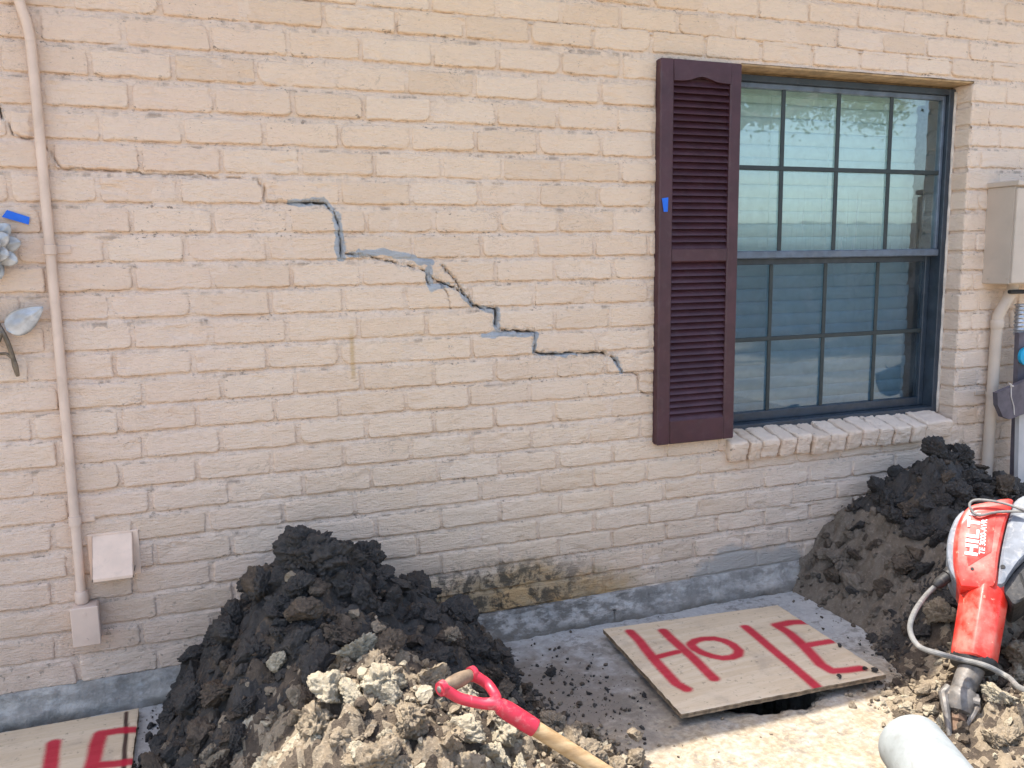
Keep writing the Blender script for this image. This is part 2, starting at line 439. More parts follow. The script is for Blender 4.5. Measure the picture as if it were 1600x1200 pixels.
CRACKS = [  # polylines on the wall, half width m
 (px_wall([(0, 168), (3, 182)]), .0022),
 (px_wall([(14, 192), (20, 209), (34, 214), (52, 216)]), .0013),
 (px_wall([(67, 223), (83, 243), (96, 263), (153, 265), (199, 268), (243, 272), (317, 272)]), .0014),
 (px_wall([(317, 272), (324, 276), (364, 278.5), (402, 281), (413, 297), (412, 310), (418, 317), (466, 316)]), .0015),
 (px_wall([(466, 316), (508, 318), (524, 335), (529, 355), (532, 372), (531, 398)]), .0017),
 (px_wall([(540, 396), (577, 401), (615, 410), (647, 417), (664, 425), (670, 446)]), .0017),
 (px_wall([(664, 425), (685, 441), (710, 448), (724, 460), (738, 476), (752, 481), (775, 483), (774, 515), (836, 519), (834, 548), (841, 553), (941, 551), (958, 558), (971, 581)]), .0019),
 (px_wall([(971, 581), (990, 583), (997, 586), (999, 611), (1007, 614), (1021, 615)]), .0015),
 (px_wall([(685, 441), (696, 455), (705, 481)]), .0015),
 (px_wall([(691, 415), (706, 432), (724, 456)]), .0018)]
CAULK = [([(455, 317), (505, 316)], 4), ([(505, 316), (525, 335)], 5), ([(525, 335), (532, 402)], 6), ([(545, 397), (600, 394), (650, 404)], 4.5), ([(650, 404), (672, 410)], 5),
 ([(668, 422), (672, 449)], 5.5), ([(672, 449), (700, 446)], 4.5), ([(722, 460), (740, 478)], 3.5), ([(752, 481), (776, 485)], 4), ([(776, 485), (776, 516)], 5.5), ([(755, 525), (836, 521)], 4), ([(836, 520), (833, 550)], 3.5), ([(841, 554), (900, 553)], 2.0), ([(960, 562), (970, 582)], 3.5)]
CAULK = [(px_wall(a), wd/480.) for a, wd in CAULK]
def crack_fields(x, z):
    """groove depth 0..1 and caulk 0..1 at wall points"""
    jx = x+.0052*fbm(np.stack([x*60, z*60, x*0], -1), 5, 3); jz = z+.0052*fbm(np.stack([x*60, z*60, x*0+9], -1), 6, 3)
    wv = 1+1.5*fbm(np.stack([x*35, z*35, x*0+3], -1), 8, 2)
    g = np.zeros_like(x); k = np.zeros_like(x); w_ = np.zeros_like(x)
    for pl, hw in CRACKS:
        dep = .6 if hw < .00155 else 1.0
        for A, B in zip(pl[:-1], pl[1:]):
            d, _ = seg_dist(jx, jz, A, B); g = np.maximum(g, dep*np.exp(-(d/(hw*1.15*np.clip(wv, .12, 2.2)))**2))
            if hw > .00155: w_ = np.maximum(w_, np.exp(-(d/(.010*np.clip(wv, .3, 1.6)))**2))
    kx = x+.009*fbm(np.stack([x*30, z*30, x*0], -1), 15, 3); kz = z+.009*fbm(np.stack([x*30, z*30, x*0+9], -1), 16, 3)
    for pl, hw in CAULK:
        for A, B in zip(pl[:-1], pl[1:]):
            d, _ = seg_dist(kx, kz, A, B); k = np.maximum(k, np.clip(1.2-d/hw*.7, 0, 1))
    return g, k, w_
CRK_PTS = np.array([q for pl, _ in CRACKS for A, B in zip(pl[:-1], pl[1:]) for q in (np.linspace(0, 1, 12)[:, None]*(np.array(B)-np.array(A))+np.array(A))])

# ---- mortar sheet: struck joints as real relief
xs = np.unique(np.round(np.concatenate([np.arange(WX0, -.32, .02), np.arange(-.32, 1.6, .0032), np.arange(1.6, 3.4, .009), np.arange(3.4, WX1+.01, .03), [OX0, OX1]]), 5))
zs, zr = [], []
JT = .0125
for r in range(R1, R0-1, -1):
    zb = ZTOP-r*PIT
    zs += list(zb-JT+JT*np.array([.0, .28, .52, .76, .94])); zr += [r]*5
    zs += list(zb+(PIT-JT)*np.array([.04, .2, .4, .6, .8])); zr += [r]*5
zs = np.array(zs); zr = np.array(zr)
XX, ZZ = np.meshgrid(xs, zs, indexing='ij'); RR = np.broadcast_to(zr, XX.shape)
SH = np.zeros_like(XX)
for r in range(R0, R1+1):
    m = RR == r; SH[m] = row_shift(r, XX[m])
zb = ZTOP-RR*PIT
tj = (zb-ZZ)/JT                           # 0 under the brick above, 1 on the brick below
inj = (tj > -.001) & (tj <= 1.001)
P3 = np.stack([XX*22, ZZ*22, 0*XX], -1)
YY = np.where(inj, .0036-.0066*np.clip(tj, 0, 1), -.0002) + .0024*fbm(P3, 3, 4) + .0016*fbm(P3*4, 4, 3) - .0042*sstep(.12, .55, fbm(P3*.55+7, 13, 3))
ZW = ZZ+SH
g, k, bk = crack_fields(XX.ravel(), ZW.ravel()); g = g.reshape(XX.shape); k = k.reshape(XX.shape); bk = bk.reshape(XX.shape)
YY = YY+.024*g-.0035*np.clip(k, 0, 1)*(1+.9*fbm(P3*3, 77, 3))
YY = YY+bk*.007*fbm(P3*5, 91, 3)
F = grid_faces(len(xs), len(zs))
fx = XX.ravel()[F].mean(1); fz = ZZ.ravel()[F].mean(1)
keep = ~((fx > OX0) & (fx < OX1) & (fz > OZ0-.002) & (fz < ZTOP-.013))
wall = mesh_obj('wall', np.stack([XX, YY, ZW], -1).reshape(-1, 3), F[keep][:, ::-1], M['mortar'], house, True,
                {'caulk': k, 'crack': g, 'broken': bk, 'edge': np.where(inj, .6, .2), 'seam': np.where(inj, np.where(tj > .85, 1.0, np.where(tj > .65, .4, np.where(tj < .1, .55, .05))), 0)})

# ---- bricks
def graded(a, b, step, fine):
    e = np.array([-.0035, 0, .0016, .0038, .0068, .0105]) if not fine else np.array([-.0035, 0, .0015, .003, .005, .0075])
    mid = np.linspace(a+e[-1], b-e[-1], max(3, int((b-a-2*e[-1])/step)+1))
    return np.concatenate([a+e[:-1], mid, (b-e[:-1])[::-1]])
def brick_mesh(x0, x1, z0, z1, r, seed, fine=False):
    rg = np.random.default_rng(seed)
    step = .003 if fine else .0075
    us = graded(x0, x1, step, fine); vs_ = graded(z0, z1, step if fine else .006, fine)
    X, Z = np.meshgrid(us, vs_, indexing='ij')
    o = rg.uniform(0, 50, 3)
    P = np.stack([X, Z, 0*X], -1)+o
    rag = .0030*fbm(P*75, 1, 3)+.0026*fbm(P*26, 2, 2)
    rad = rg.uniform(.004, .013, 4)
    dl, dr, db, dt = X-x0, x1-X, Z-z0, z1-Z
    d = np.minimum(np.minimum(dl, dr), np.minimum(db, dt*.8))
    for (a, b, q) in ((dl, db, 0), (dr, db, 1), (dl, dt, 2), (dr, dt, 3)):
        rr_ = rad[q]*(2.2 if rg.random() < .14 else 1)
        inc = (a < rr_) & (b < rr_)
        d = np.where(inc, np.minimum(d, rr_-np.hypot(rr_-a, rr_-b)), d)
    d = d+rag*np.clip(1-d/.02, .15, 1)
    soft = np.where(dt < db, .0085, .0040)               # soft upper arris, crisp lower one
    tt = np.clip(d/soft, -1, 1)
    prof = np.where(tt > 0, np.sqrt(np.clip(1-(1-tt)**2, 0, 1)), tt)
    prot = rg.uniform(.0040, .0074)
    tilt = rg.uniform(-.0026, .0026)*(X-(x0+x1)/2)/.1+rg.uniform(-.0022, .0012)*(Z-(z0+z1)/2)/.033
    rel = .0024*fbm(P*np.array([16, 46, 1]), 21, 4, .6)+.0014*fbm(P*np.array([40, 110, 1]), 31, 3)
    dent = .005*sstep(.32, .65, fbm(P*np.array([14, 26, 1]), 41, 3))
    h = prof*prot+np.clip(prof, 0, 1)*(tilt+rel-dent)
    Yf = -h+np.where(tt < 0, .003, 0)
    Zw = Z+row_shift(r, X)
    if fine:
        g, k, bk = crack_fields(X.ravel(), Zw.ravel()); g = g.reshape(X.shape); k = k.reshape(X.shape)*.9; bk = bk.reshape(X.shape)
        Yf = Yf+.02*g-.0015*k+bk*(.0025+.007*fbm(P*110, 92, 3))
    else: g = k = bk = np.zeros_like(X)
    edge = np.exp(-np.clip(d, 0, 1)/.0045)*np.where(db < .014, 1.0, .62)
    tone = np.full(X.shape, rg.normal(0, .55))
    V = np.stack([X, Yf, Zw], -1).reshape(-1, 3)
    return V, grid_faces(*X.shape)[:, ::-1], {'edge': edge.ravel(), 'tone': np.clip(tone, -1, 1).ravel(), 'caulk': k.ravel(), 'crack': g.ravel(), 'broken': bk.ravel()}
specs = []
for r in range(R0, R1+1):
    js = list(ROWS[r][2]) if r in ROWS else [(.12 if r % 2 == 0 else .012)+.203*k+rng.normal(0, .004) for k in range(0, 12)]
    while js[0] > WX0: js.insert(0, js[0]-.203+rng.normal(0, .004))
    while js[-1] < WX1: js.append(js[-1]+.2035+rng.normal(0, .004))
    z0 = ZTOP-r*PIT; z1 = z0+PIT-JT
    for a, b in zip(js[:-1], js[1:]):
        ja, jb = rng.uniform(.0035, .0062, 2)
        if 1 <= r <= 17:
            lo, hi = (OX0, OX1) if r < 17 else (OX0-.022, OX1+.018)
            parts = []
            if a < lo: parts.append((a, min(b, lo)))
            if b > hi: parts.append((max(a, hi), b))
        else: parts = [(a, b)]
        for a2, b2 in parts:
            if b2-a2 < .03: continue
            specs.append((a2+ja, b2-(jb if b2 == b else .001), z0, z1, r))
def shown(s):
    P = [project((x, 0, z)) for x in (s[0], s[1]) for z in (s[2], s[3])]
    xa = max(0, min(q[0] for q in P)); xb = min(1600, max(q[0] for q in P)); ya = max(0, min(q[1] for q in P)); yb = min(1200, max(q[1] for q in P))
    a = max(0, xb-xa)*max(0, yb-ya)
    cx, cy = (xa+xb)/2, (ya+yb)/2
    if 330 < cx < 640 and cy > 905: a *= .05
    if 1030 < cx < 1140 and 110 < cy < 680: a *= .05
    if cx > 1330 and cy > 790: a *= .05
    return a
order = sorted(range(len(specs)), key=lambda i: -shown(specs[i]))
solo = set(order[:300])
SV, SF, SA, nb = [], [], {'edge': [], 'tone': [], 'caulk': [], 'crack': [], 'broken': []}, 0
for i, s in enumerate(specs):
    jamb = abs(s[0]-OX1) < .012 and 1 <= s[4] <= 16
    near = np.any((CRK_PTS[:, 0] > s[0]-.012) & (CRK_PTS[:, 0] < s[1]+.012) & (CRK_PTS[:, 1] > s[2]-.016) & (CRK_PTS[:, 1] < s[3]+.016))
    V, F, A = brick_mesh(*s[:4], s[4], 1000+i, near)
    if i in solo:
        mesh_obj('brick', V, F, M['brick'], wall, True, A)
    else:
        SV.append(V); SF.append(F+nb); nb += len(V)
        for q in SA: SA[q].append(A[q])
tag(mesh_obj('brick_courses', np.concatenate(SV), np.concatenate(SF), M['brick'], wall, True, {q: np.concatenate(SA[q]) for q in SA}), kind='stuff')

# ---- three-dimensional bricks for the jamb and the sill
def block_brick(name, c, d, mat, parent, seed, rad=.006, amp=.0022, rot=None, n=(10, 8, 8)):
    rg = np.random.default_rng(seed); h = np.array(d)/2
    V, F = [], []
    for ax in range(3):
        o1, o2 = [(1, 2), (2, 0), (0, 1)][ax]
        for sg in (-1, 1):
            nu, nv = n[o1], n[o2]
            gu = np.concatenate([[-1, -1+.5*rad/h[o1], -1+1.2*rad/h[o1]], np.linspace(-1+2.2*rad/h[o1], 1-2.2*rad/h[o1], nu), [1-1.2*rad/h[o1], 1-.5*rad/h[o1], 1]])
            gv = np.concatenate([[-1, -1+.5*rad/h[o2], -1+1.2*rad/h[o2]], np.linspace(-1+2.2*rad/h[o2], 1-2.2*rad/h[o2], nv), [1-1.2*rad/h[o2], 1-.5*rad/h[o2], 1]])
            U, W_ = np.meshgrid(gu, gv, indexing='ij')
            q = np.zeros(U.shape+(3,)); q[..., o1] = U*h[o1]; q[..., o2] = W_*h[o2]; q[..., ax] = sg*h[ax]
            f = grid_faces(*U.shape)
            if sg < 0: f = f[:, ::-1]
            F.append(f+sum(len(v) for v in V)); V.append(q.reshape(-1, 3))
    V = np.concatenate(V); F = np.concatenate(F)
    inner = np.clip(V, -(h-rad), h-rad); dv = V-inner; L = np.linalg.norm(dv, axis=1, keepdims=True)
    nn = dv/np.maximum(L, 1e-9); V = inner+nn*np.minimum(L, rad)
    o = rg.uniform(0, 40, 3)
    V = V+nn*(amp*fbm((V+o)*38, 3, 4)+amp*.8*fbm((V+o)*110, 4, 3))[:, None]
    if rot is not None: V = V@np.array(rot.to_3x3()).T
    ed = np.exp(-np.min(np.sort(h-np.abs(np.clip(V, -h, h)), axis=1)[:, 1:2], axis=1)/.006)
    ob = mesh_obj(name, V+np.array(c), F, mat, parent, True, {'edge': ed, 'tone': np.full(len(V), rg.normal(0, .5)), 'caulk': np.zeros(len(V)), 'crack': np.zeros(len(V))})
    import bmesh
    bm = bmesh.new(); bm.from_mesh(ob.data); bmesh.ops.remove_doubles(bm, verts=bm.verts[:], dist=1e-5); bm.to_mesh(ob.data); bm.free(); ob.data.shade_smooth()
    return ob
for jx in (OX1+.03, OX0-.03):
    jm = MB(); jm.box((jx, .062, (ZTOP+OZ0)/2), (.05, .115, ZTOP-OZ0+.04)); jm.build('jamb_mortar', M['mortar'], wall)
for r in range(1, 17):
    z0 = ZTOP-r*PIT; dx = rng.uniform(-.003, .003)
    block_brick('brick', (OX1+.028+dx, .045, z0+(PIT-JT)/2+float(row_shift(r, 2.9))), (.062, .098, PIT-JT+.001), M['brick'], wall, 5000+r, .007)
# ---- sill of header bricks, sloping outwards
sill = MB(); sill.box((2.395, .055, .532), (1.06, .11, .06)); sill = sill.build('window_sill', M['mortar'], house)
spx = [1139, 1169, 1189, 1217.5, 1244, 1268, 1294, 1321, 1345, 1371, 1396, 1422, 1444, 1487]
sxs = [on_y(q, 705-(q-1139)*.1, -.03)[0] for q in spx]
for i, (a, b) in enumerate(zip(sxs[:-1], sxs[1:])):
    rot = Matrix.Rotation(R(-13+rng.normal(0, 1)), 4, 'X')@Matrix.Rotation(R(rng.normal(0, 1.2)), 4, 'Z')
    block_brick('brick', ((a+b)/2, .033, .5535+rng.normal(0, .0025)), (b-a-.0065, .145+rng.normal(0, .006), .072), M['brick'], sill, 6000+i, .009, .0048, Matrix.Rotation(R(12+rng.normal(0, 1)), 4, 'X')@Matrix.Rotation(R(rng.normal(0, 1.0)), 4, 'Z'), n=(6, 12, 8))

# ---- steel lintel, foundation, the rest of the building
M['lintel'] = plain('rusty_ochre_lintel_paint', (.40, .275, .15), .7, var=.25, vscale=30, dirt=(.2, .12, .06), dirt_amt=.5)
lb = MB(); lb.box(((OX0+OX1)/2, .052, 1.8505), (OX1-OX0+.16, .104, .008), bev=.002); lb.box(((OX0+OX1)/2, .1, 1.846), (OX1-OX0, .01, .02))
lb.build('lintel', M['lintel'], house)
fs = np.arange(WX0, WX1, .007); prof = [(.03, .092), (-.004, .09), (-.012, .086), (-.016, .07), (-.019, .045), (-.035, .036), (-.043, .028), (-.046, .0), (-.047, -.12)]
FX, FI = np.meshgrid(fs, np.arange(len(prof)), indexing='ij')
pa = np.array(prof); FY = pa[FI, 0]; FZ = pa[FI, 1]
nz = fbm(np.stack([FX*9, FI*1.7, 0*FX], -1), 2, 4)
nz2 = fbm(np.stack([FX*45, FI*1.3, 0*FX+8], -1), 3, 3)
FZ = FZ+np.where((FI > 2) & (FI < 7), .018*nz+.008*nz2, .004*nz); FY = FY+np.where(FI > 1, .013*fbm(np.stack([FX*14, FI*1.1, 0*FX+4], -1), 6, 4)+.007*nz2, .003*nz)
mesh_obj('foundation', np.stack([FX, FY, FZ], -1).reshape(-1, 3), grid_faces(*FX.shape)[:, ::-1], M['found'], house)
M['offwhite'] = plain('cream_house_paint', (.62, .56, .48), .7)
M['shingle'] = plain('roof_shingles', (.11, .10, .095), .9, var=.3)
EZ, EY = 2.47, -.315
hb = MB(); hb.box((1.8, 4.0, 1.2), (9.0, .2, 2.5)); hb.box((-2.7, 1.95, 1.2), (.2, 3.8, 2.5)); hb.box((6.3, 1.95, 1.2), (.2, 3.8, 2.5))
hb.box((-2.12, .06, 1.2), (1.06, .1, 2.5)); hb.box((5.7, .06, 1.2), (1.02, .1, 2.5))
hb.build('outer_wall', M['offwhite'], house)
ib = MB(); ib.box((1.8, 2.1, 2.4), (8.8, 3.9, .05)); ib.box((1.8, 2.2, .02), (8.8, 3.6, .1))
ib.build('ceiling_and_floor', M['offwhite'], house)
lining = MB(); zc = (ZTOP+OZ0)/2
for (xa, xb, za, zb_) in ((WX0, OX0-.005, -.05, EZ), (OX1+.005, WX1, -.05, EZ), (OX0-.005, OX1+.005, -.05, OZ0-.01), (OX0-.005, OX1+.005, ZTOP+.01, EZ)):
    lining.box(((xa+xb)/2, .14, (za+zb_)/2), (xb-xa, .05, zb_-za))
lining.build('inner_wall', M['offwhite'], house)
rf = MB(); rf.prism([(-3.1, EY, EZ), (-3.1, EY, EZ+.14), (-3.1, 2.0, EZ+.9), (-3.1, 4.4, EZ+.14), (-3.1, 4.4, EZ)], (9.8, 0, 0))
rf.build('roof', M['shingle'], house)
sf = MB(); sf.box((1.8, EY/2+.01, EZ-.012), (9.8, -EY-.005, .02)); sf.box((1.8, EY-.012, EZ+.06), (9.8, .02, .17)); sf.build('eave_board', M['offwhite'], house)

# ---- window
M['frame'] = plain('dark_slate_aluminium', (.030, .043, .058), .38, .0, .5, var=.2, vscale=20, dirt=(.2, .2, .2), dirt_amt=.12)
M['framelight'] = plain('weathered_slate_aluminium', (.12, .15, .19), .4, .3, .5, var=.2, vscale=20, dirt=(.3, .3, .3), dirt_amt=.2)
M['muntin'] = plain('dark_green_grey_muntin', (.030, .040, .040), .5)
def glass_mat(name, tint, dust, dust_haze_col, refl=1.0, streaks=0.0):
    t = NT(name); p = t.pos()
    tr = t.n('ShaderNodeBsdfTransparent'); t.set(tr.inputs[0], tint)
    gl = t.n('ShaderNodeBsdfGlossy'); gl.inputs['Roughness'].default_value = .012; gl.inputs[0].default_value = (.92, .97, 1, 1)
    t.set(gl.inputs['Normal'], t.bump(t.noise(p, 5, 2), .03, .01))
    lw = t.n('ShaderNodeLayerWeight'); lw.inputs[0].default_value = .5
    fr = t.math('MULTIPLY_ADD', t.math('POWER', lw.outputs['Facing'], 5.0), .96, .04)
    f = t.math('MULTIPLY', fr, refl, clamp=True)
    m1 = t.n('ShaderNodeMixShader'); t.set(m1.inputs[0], f); t.set(m1.inputs[1], tr.outputs[0]); t.set(m1.inputs[2], gl.outputs[0])
    df = t.n('ShaderNodeBsdfDiffuse'); t.set(df.inputs[0], dust_haze_col)  # dust film, also tinted to paint a pale haze over the panes
    n1 = t.ramp(t.noise(p, 9, 7, .65, .5), .35, .8, .15, 1)
    if streaks:
        x, y, z = t.sep()
        st = t.noise(t.scaled(p, (85, 1, 3.0)), 1.0, 3, .6)
        sm = t.math('MULTIPLY', t.ramp(st, .56, .74), t.math('MULTIPLY', t.ramp(z, 1.47, 1.36), t.ramp(x, 2.05, 2.4)))
        n1 = t.math('ADD', n1, t.math('MULTIPLY', sm, streaks))
    m2 = t.n('ShaderNodeMixShader'); t.set(m2.inputs[0], t.math('MULTIPLY', n1, dust, clamp=True)); t.set(m2.inputs[1], m1.outputs[0]); t.set(m2.inputs[2], df.outputs[0])
    t.t.links.new(m2.outputs[0], t.out.inputs[0]); return t.m
M['glass'] = glass_mat('old_window_glass', (.88, .955, .945), .09, (.50, .57, .56), 2.3, 3.4)
M['glass_low'] = glass_mat('screened_window_glass', (.62, .71, .76), .13, (.27, .34, .39), 1.5)
fy = .085
win = empty('window', None, None, parent=house)
tag(win, 'slate framed sash window with grids of small panes')
def bar(name, x0, x1, z0, z1, y0, y1, mat, bev=.002):
    b = MB(); b.box(((x0+x1)/2, (y0+y1)/2, (z0+z1)/2), (x1-x0, y1-y0, z1-z0), bev=bev); return b.build(name, mat, win)
ZB, ZT, ZM = .588, 1.838, 1.222
bar('frame', OX0, OX0+.03, ZB, ZT, fy-.01, fy+.09, M['frame']); bar('frame', OX1-.032, OX1-.001, ZB, ZT, fy-.012, fy+.09, M['frame'])
bar('frame', OX0+.03, OX1-.032, ZT-.022, ZT, fy-.011, fy+.09, M['frame']); bar('frame', OX0+.03, OX1-.032, ZB-.02, ZB+.024, fy-.013, fy+.09, M['frame'])
SX0, SX1 = OX0+.03, OX1-.032
# upper sash (outer track)
for (a, b, c_, d_, mt) in ((SX0, SX0+.016, ZM+.016, ZT-.022, 'framelight'), (SX1-.014, SX1, ZM+.016, ZT-.022, 'framelight'), (SX0+.016, SX1-.014, ZT-.040, ZT-.022, 'framelight')):
    bar('upper_sash', a, b, c_, d_, fy+.004, fy+.03, M[mt])
bar('meeting_rail', SX0, SX1, ZM-.012, ZM+.016, fy-.004, fy+.031, M['framelight'], .004)
pu = bar('pane', SX0+.012, SX1-.010, ZM+.012, ZT-.03, fy+.0145, fy+.0155, M['glass'], 0)
MX = (2.135, 2.379, 2.624)
for m_ in MX: bar('muntin', m_-.0085, m_+.0085, ZM+.016, ZT-.04, fy+.0065, fy+.0135, M['muntin'])
bar('muntin', SX0+.016, SX1-.014, 1.528-.008, 1.528+.008, fy+.005, fy+.012, M['muntin'])
# lower sash (inner track)
yl = fy+.036
for (a, b, c_, d_) in ((SX0, SX0+.024, ZB+.024, ZM-.012), (SX1-.024, SX1, ZB+.024, ZM-.012), (SX0+.024, SX1-.024, ZM-.034, ZM-.012), (SX0+.024, SX1-.024, ZB+.024, ZB+.058)):
    bar('lower_sash', a, b, c_, d_, yl, yl+.028, M['frame'])
bar('pane', SX0+.02, SX1-.02, ZB+.05, ZM-.03, yl+.0135, yl+.0145, M['glass_low'], 0)
for m_ in (2.13, 2.377, 2.628): bar('muntin', m_-.008, m_+.008, ZB+.058, ZM-.034, yl+.005, yl+.012, M['muntin'])
bar('muntin', SX0+.024, SX1-.024, .916-.008, .916+.008, yl+.0035, yl+.0105, M['muntin'])
cb = MB(); cb.tube([(OX1-.004, fy-.012, ZB+z_) for z_ in np.linspace(0, 1.24, 40)], list(.005+.003*np.abs(np.sin(np.arange(40)*2.3))), 6)
M['caulkw'] = plain('old_cream_caulk', (.60, .53, .45), .8, var=.2)
cb.build('caulk_bead', M['caulkw'], win, True)
# blind behind the glass
M['blind'] = plain('white_blind_slat', (.66, .71, .68), .5, var=.04, bump=.02)
blind = empty('window_blind', 'white horizontal slat blind closed behind the window panes', 'blind', loc=(2.39, .2, 1.2))
BY = .205
sv = []
for j, xx in enumerate((1.90, 2.855)):
    for t_ in np.linspace(-1, 1, 7): sv.append((xx-2.39, BY-.2+.006*(1-t_*t_)*-1-.0035*t_, .0275*t_))
slat_me = bpy.data.meshes.new('slat'); n7 = 7
th = [(x, y+.0022, z) for x, y, z in sv]
slat_me.from_pydata(sv+th, [], [(i, i+1, n7+i+1, n7+i) for i in range(6)]+[(14+i, 14+n7+i, 14+n7+i+1, 14+i+1) for i in range(6)]+[(0, n7, 14+n7, 14), (6, 20, 27, 13)])
slat_me.shade_smooth(); slat_me.materials.append(M['blind'])
for i in range(26):
    o = bpy.data.objects.new('slat', slat_me); COL.objects.link(o); o.parent = blind
    o.location = (rng.normal(0, .0025), 0, 1.79-i*.048-1.2); o.rotation_euler = (R(rng.normal(0, 1.6)), R(rng.normal(0, .12)), 0)
b = MB(); b.box((0, 0.0, .62), (.96, .05, .05)); b.build('head_rail', M['blind'], blind)
for xx in (-.235, .03, .3):
    b = MB(); b.tube([(xx, -.014, .6), (xx, -.014, -.64)], .0014, 5); b.build('ladder_cord', M['blind'], blind)

# ---- shutter
M['maroon'] = plain('maroon_vinyl', (.060, .022, .028), .45, 0, .45, var=.15, vscale=14, bump=.08, dirt=(.14, .10, .10), dirt_amt=.16)
shut = empty('shutter', 'dark maroon louvered shutter left of the window with blue tape on it', 'shutter', loc=(1.71, -.012, 1.22))
def sb(name, x0, x1, z0, z1, y0=-.037, y1=-.006, parent=shut, bev=.004):
    b = MB(); b.box(((x0+x1)/2-1.71, (y0+y1)/2+.012, (z0+z1)/2-1.22), (x1-x0, y1-y0, z1-z0), bev=bev); return b.build(name, M['maroon'], parent)
sx0, sx1, sz0, sz1 = 1.562, 1.866, .594, 1.843
lx0, lx1 = 1.611, 1.823
sb('stile', sx0, lx0, sz0, sz1); sb('stile', lx1, sx1, sz0, sz1)
sb('rail', lx0-.002, lx1+.002, sz0, .676, -.0365); sb('rail', lx0-.002, lx1+.002, 1.203, 1.249, -.0365)
N = 24; arc = [(lx0-.002-1.71, sz1-1.22)]+[]
low = [(lx0+(lx1-lx0)*i/N, 1.777+.016*math.exp(-((i/N-.5)/.2)**2)) for i in range(N+1)]
b = MB(); b.prism([(lx0-.002-1.71, -.0245+.018, sz1-1.22-.001)]+[(x-1.71, -.0245+.018, z-1.22) for x, z in low]+[(lx1+.002-1.71, -.0245+.018, sz1-1.22-.001)], (0, -.018, 0)); b.build('rail', M['maroon'], shut)
b = MB(); b.box((0, .007, 0), (sx1-sx0-.01, .004, sz1-sz0-.01)); b.build('back_panel', M['maroon'], shut)
lme = None
def louvers(za, zb, n):
    global lme
    for i in range(n):
        z = za+(zb-za)*(i+.5)/n
        if lme is None:
            b = MB(); h = .0125
            b.prism([(lx0-1.711, .003, h), (lx0-1.711, -.001, h+.001), (lx0-1.711, -.019, -h+.003), (lx0-1.711, -.021, -h), (lx0-1.711, -.014, -h), (lx0-1.711, .004, h-.006)], (lx1-lx0+.002, 0, 0))
            o = b.build('louver', M['maroon'], shut); lme = o.data
        else:
            o = bpy.data.objects.new('louver', lme); COL.objects.link(o); o.parent = shut
        o.location = (0, 0, z-1.22)
louvers(.676, 1.203, 24); louvers(1.249, 1.785, 25)
M['tape'] = plain('blue_painters_tape', (.012, .13, .62), .6, var=.08)
def tape(pxs, y, label):
    P = [on_y(a, b_, y) for a, b_ in pxs]; c = sum(P)/len(P)
    b = MB(); b.prism([p-c for p in P], (0, -.0012, 0)); o = b.build('tape_strip', M['tape']); o.location = c
    tag(o, label, 'tape'); return o
tape([(1034, 310), (1044, 308.5), (1043, 331), (1037, 331)], -.0385, 'small piece of blue tape on the maroon shutter')
tape([(3, 339), (11, 328), (46.5, 339.5), (45, 351)], -.010, 'slanted blue tape strip on the bricks above the metal flower')
# ================================================================== GROUND
BD = [on_z(942, 982, .036), on_z(1215, 945, .036), on_z(1385, 1053, .040), on_z(1065, 1115, .040)]   # HOLE board corners
bc = sum(BD)/4
NA = 360
ang = np.linspace(0, 2*np.pi, NA, endpoint=False)
hole_r = []
for a in ang:
    ca, sa = math.cos(a), math.sin(a)
    rx, ry = .23, .275
    r_ = 1/math.sqrt((ca/rx)**2+(sa/ry)**2)
    hole_r.append(r_)
hole_r = np.array(hole_r)*(1+.10*fbm(np.stack([np.cos(ang)*3, np.sin(ang)*3, ang*0], -1), 3, 4)+.05*fbm(np.stack([np.cos(ang)*14, np.sin(ang)*14, ang*0], -1), 5, 3))
hc = np.array([bc[0]-.03, bc[1]-.006])
HP = np.stack([hc[0]+hole_r*np.cos(ang), hc[1]+hole_r*np.sin(ang)], -1)
def rect_edge(a, c, x0, x1, y0, y1):
    ca, sa = math.cos(a), math.sin(a); t = 1e9
    if ca > 1e-9: t = min(t, (x1-c[0])/ca)
    if ca < -1e-9: t = min(t, (x0-c[0])/ca)
    if sa > 1e-9: t = min(t, (y1-c[1])/sa)
    if sa < -1e-9: t = min(t, (y0-c[1])/sa)
    return (c[0]+ca*t, c[1]+sa*t)
OUT = np.array([rect_edge(a, hc, -3.2, 4.6, -3.6, .02) for a in ang])
ts = np.concatenate([[0, .004, .012], np.linspace(.02, 1, 60)**1.5])
V = [np.concatenate([HP-(HP-hc)*(.10*fbm(np.stack([np.cos(ang)*5, np.sin(ang)*5, ang*0+dz_*9], -1), 5, 3)[:, None]-.06), np.full((NA, 1), dz_)], 1) for dz_ in (-.5, -.35, -.25, -.17, -.1)]+[ np.concatenate([HP, np.full((NA, 1), -.014)], 1)]
for t in ts:
    q = HP+(OUT-HP)*t
    zz = -.010*math.exp(-t*260)+.0035*fbm(np.stack([q[:, 0]*7, q[:, 1]*7, q[:, 0]*0], -1), 9, 4)+.002*fbm(np.stack([q[:, 0]*40, q[:, 1]*40, q[:, 0]*0], -1), 12, 3)
    V.append(np.concatenate([q, zz[:, None]], 1))
V.append(np.concatenate([OUT, np.full((NA, 1), -.2)], 1))
nr = len(V); V = np.concatenate(V); F = []
for k in range(nr-1):
    for i in range(NA): F.append((k*NA+i, k*NA+(i+1) % NA, (k+1)*NA+(i+1) % NA, (k+1)*NA+i))
tag(mesh_obj('concrete_walkway', V, F, M['concrete']), 'grey concrete walkway with a broken hole', kind='structure')
b = MB(); b.add([(hc[0]+.45*math.cos(a), hc[1]+.45*math.sin(a), -.42) for a in ang[::12]], [tuple(range(NA//12))])
tag(b.build('pit_bottom', M['clay']), 'dark earth at the bottom of the dug hole', kind='structure')
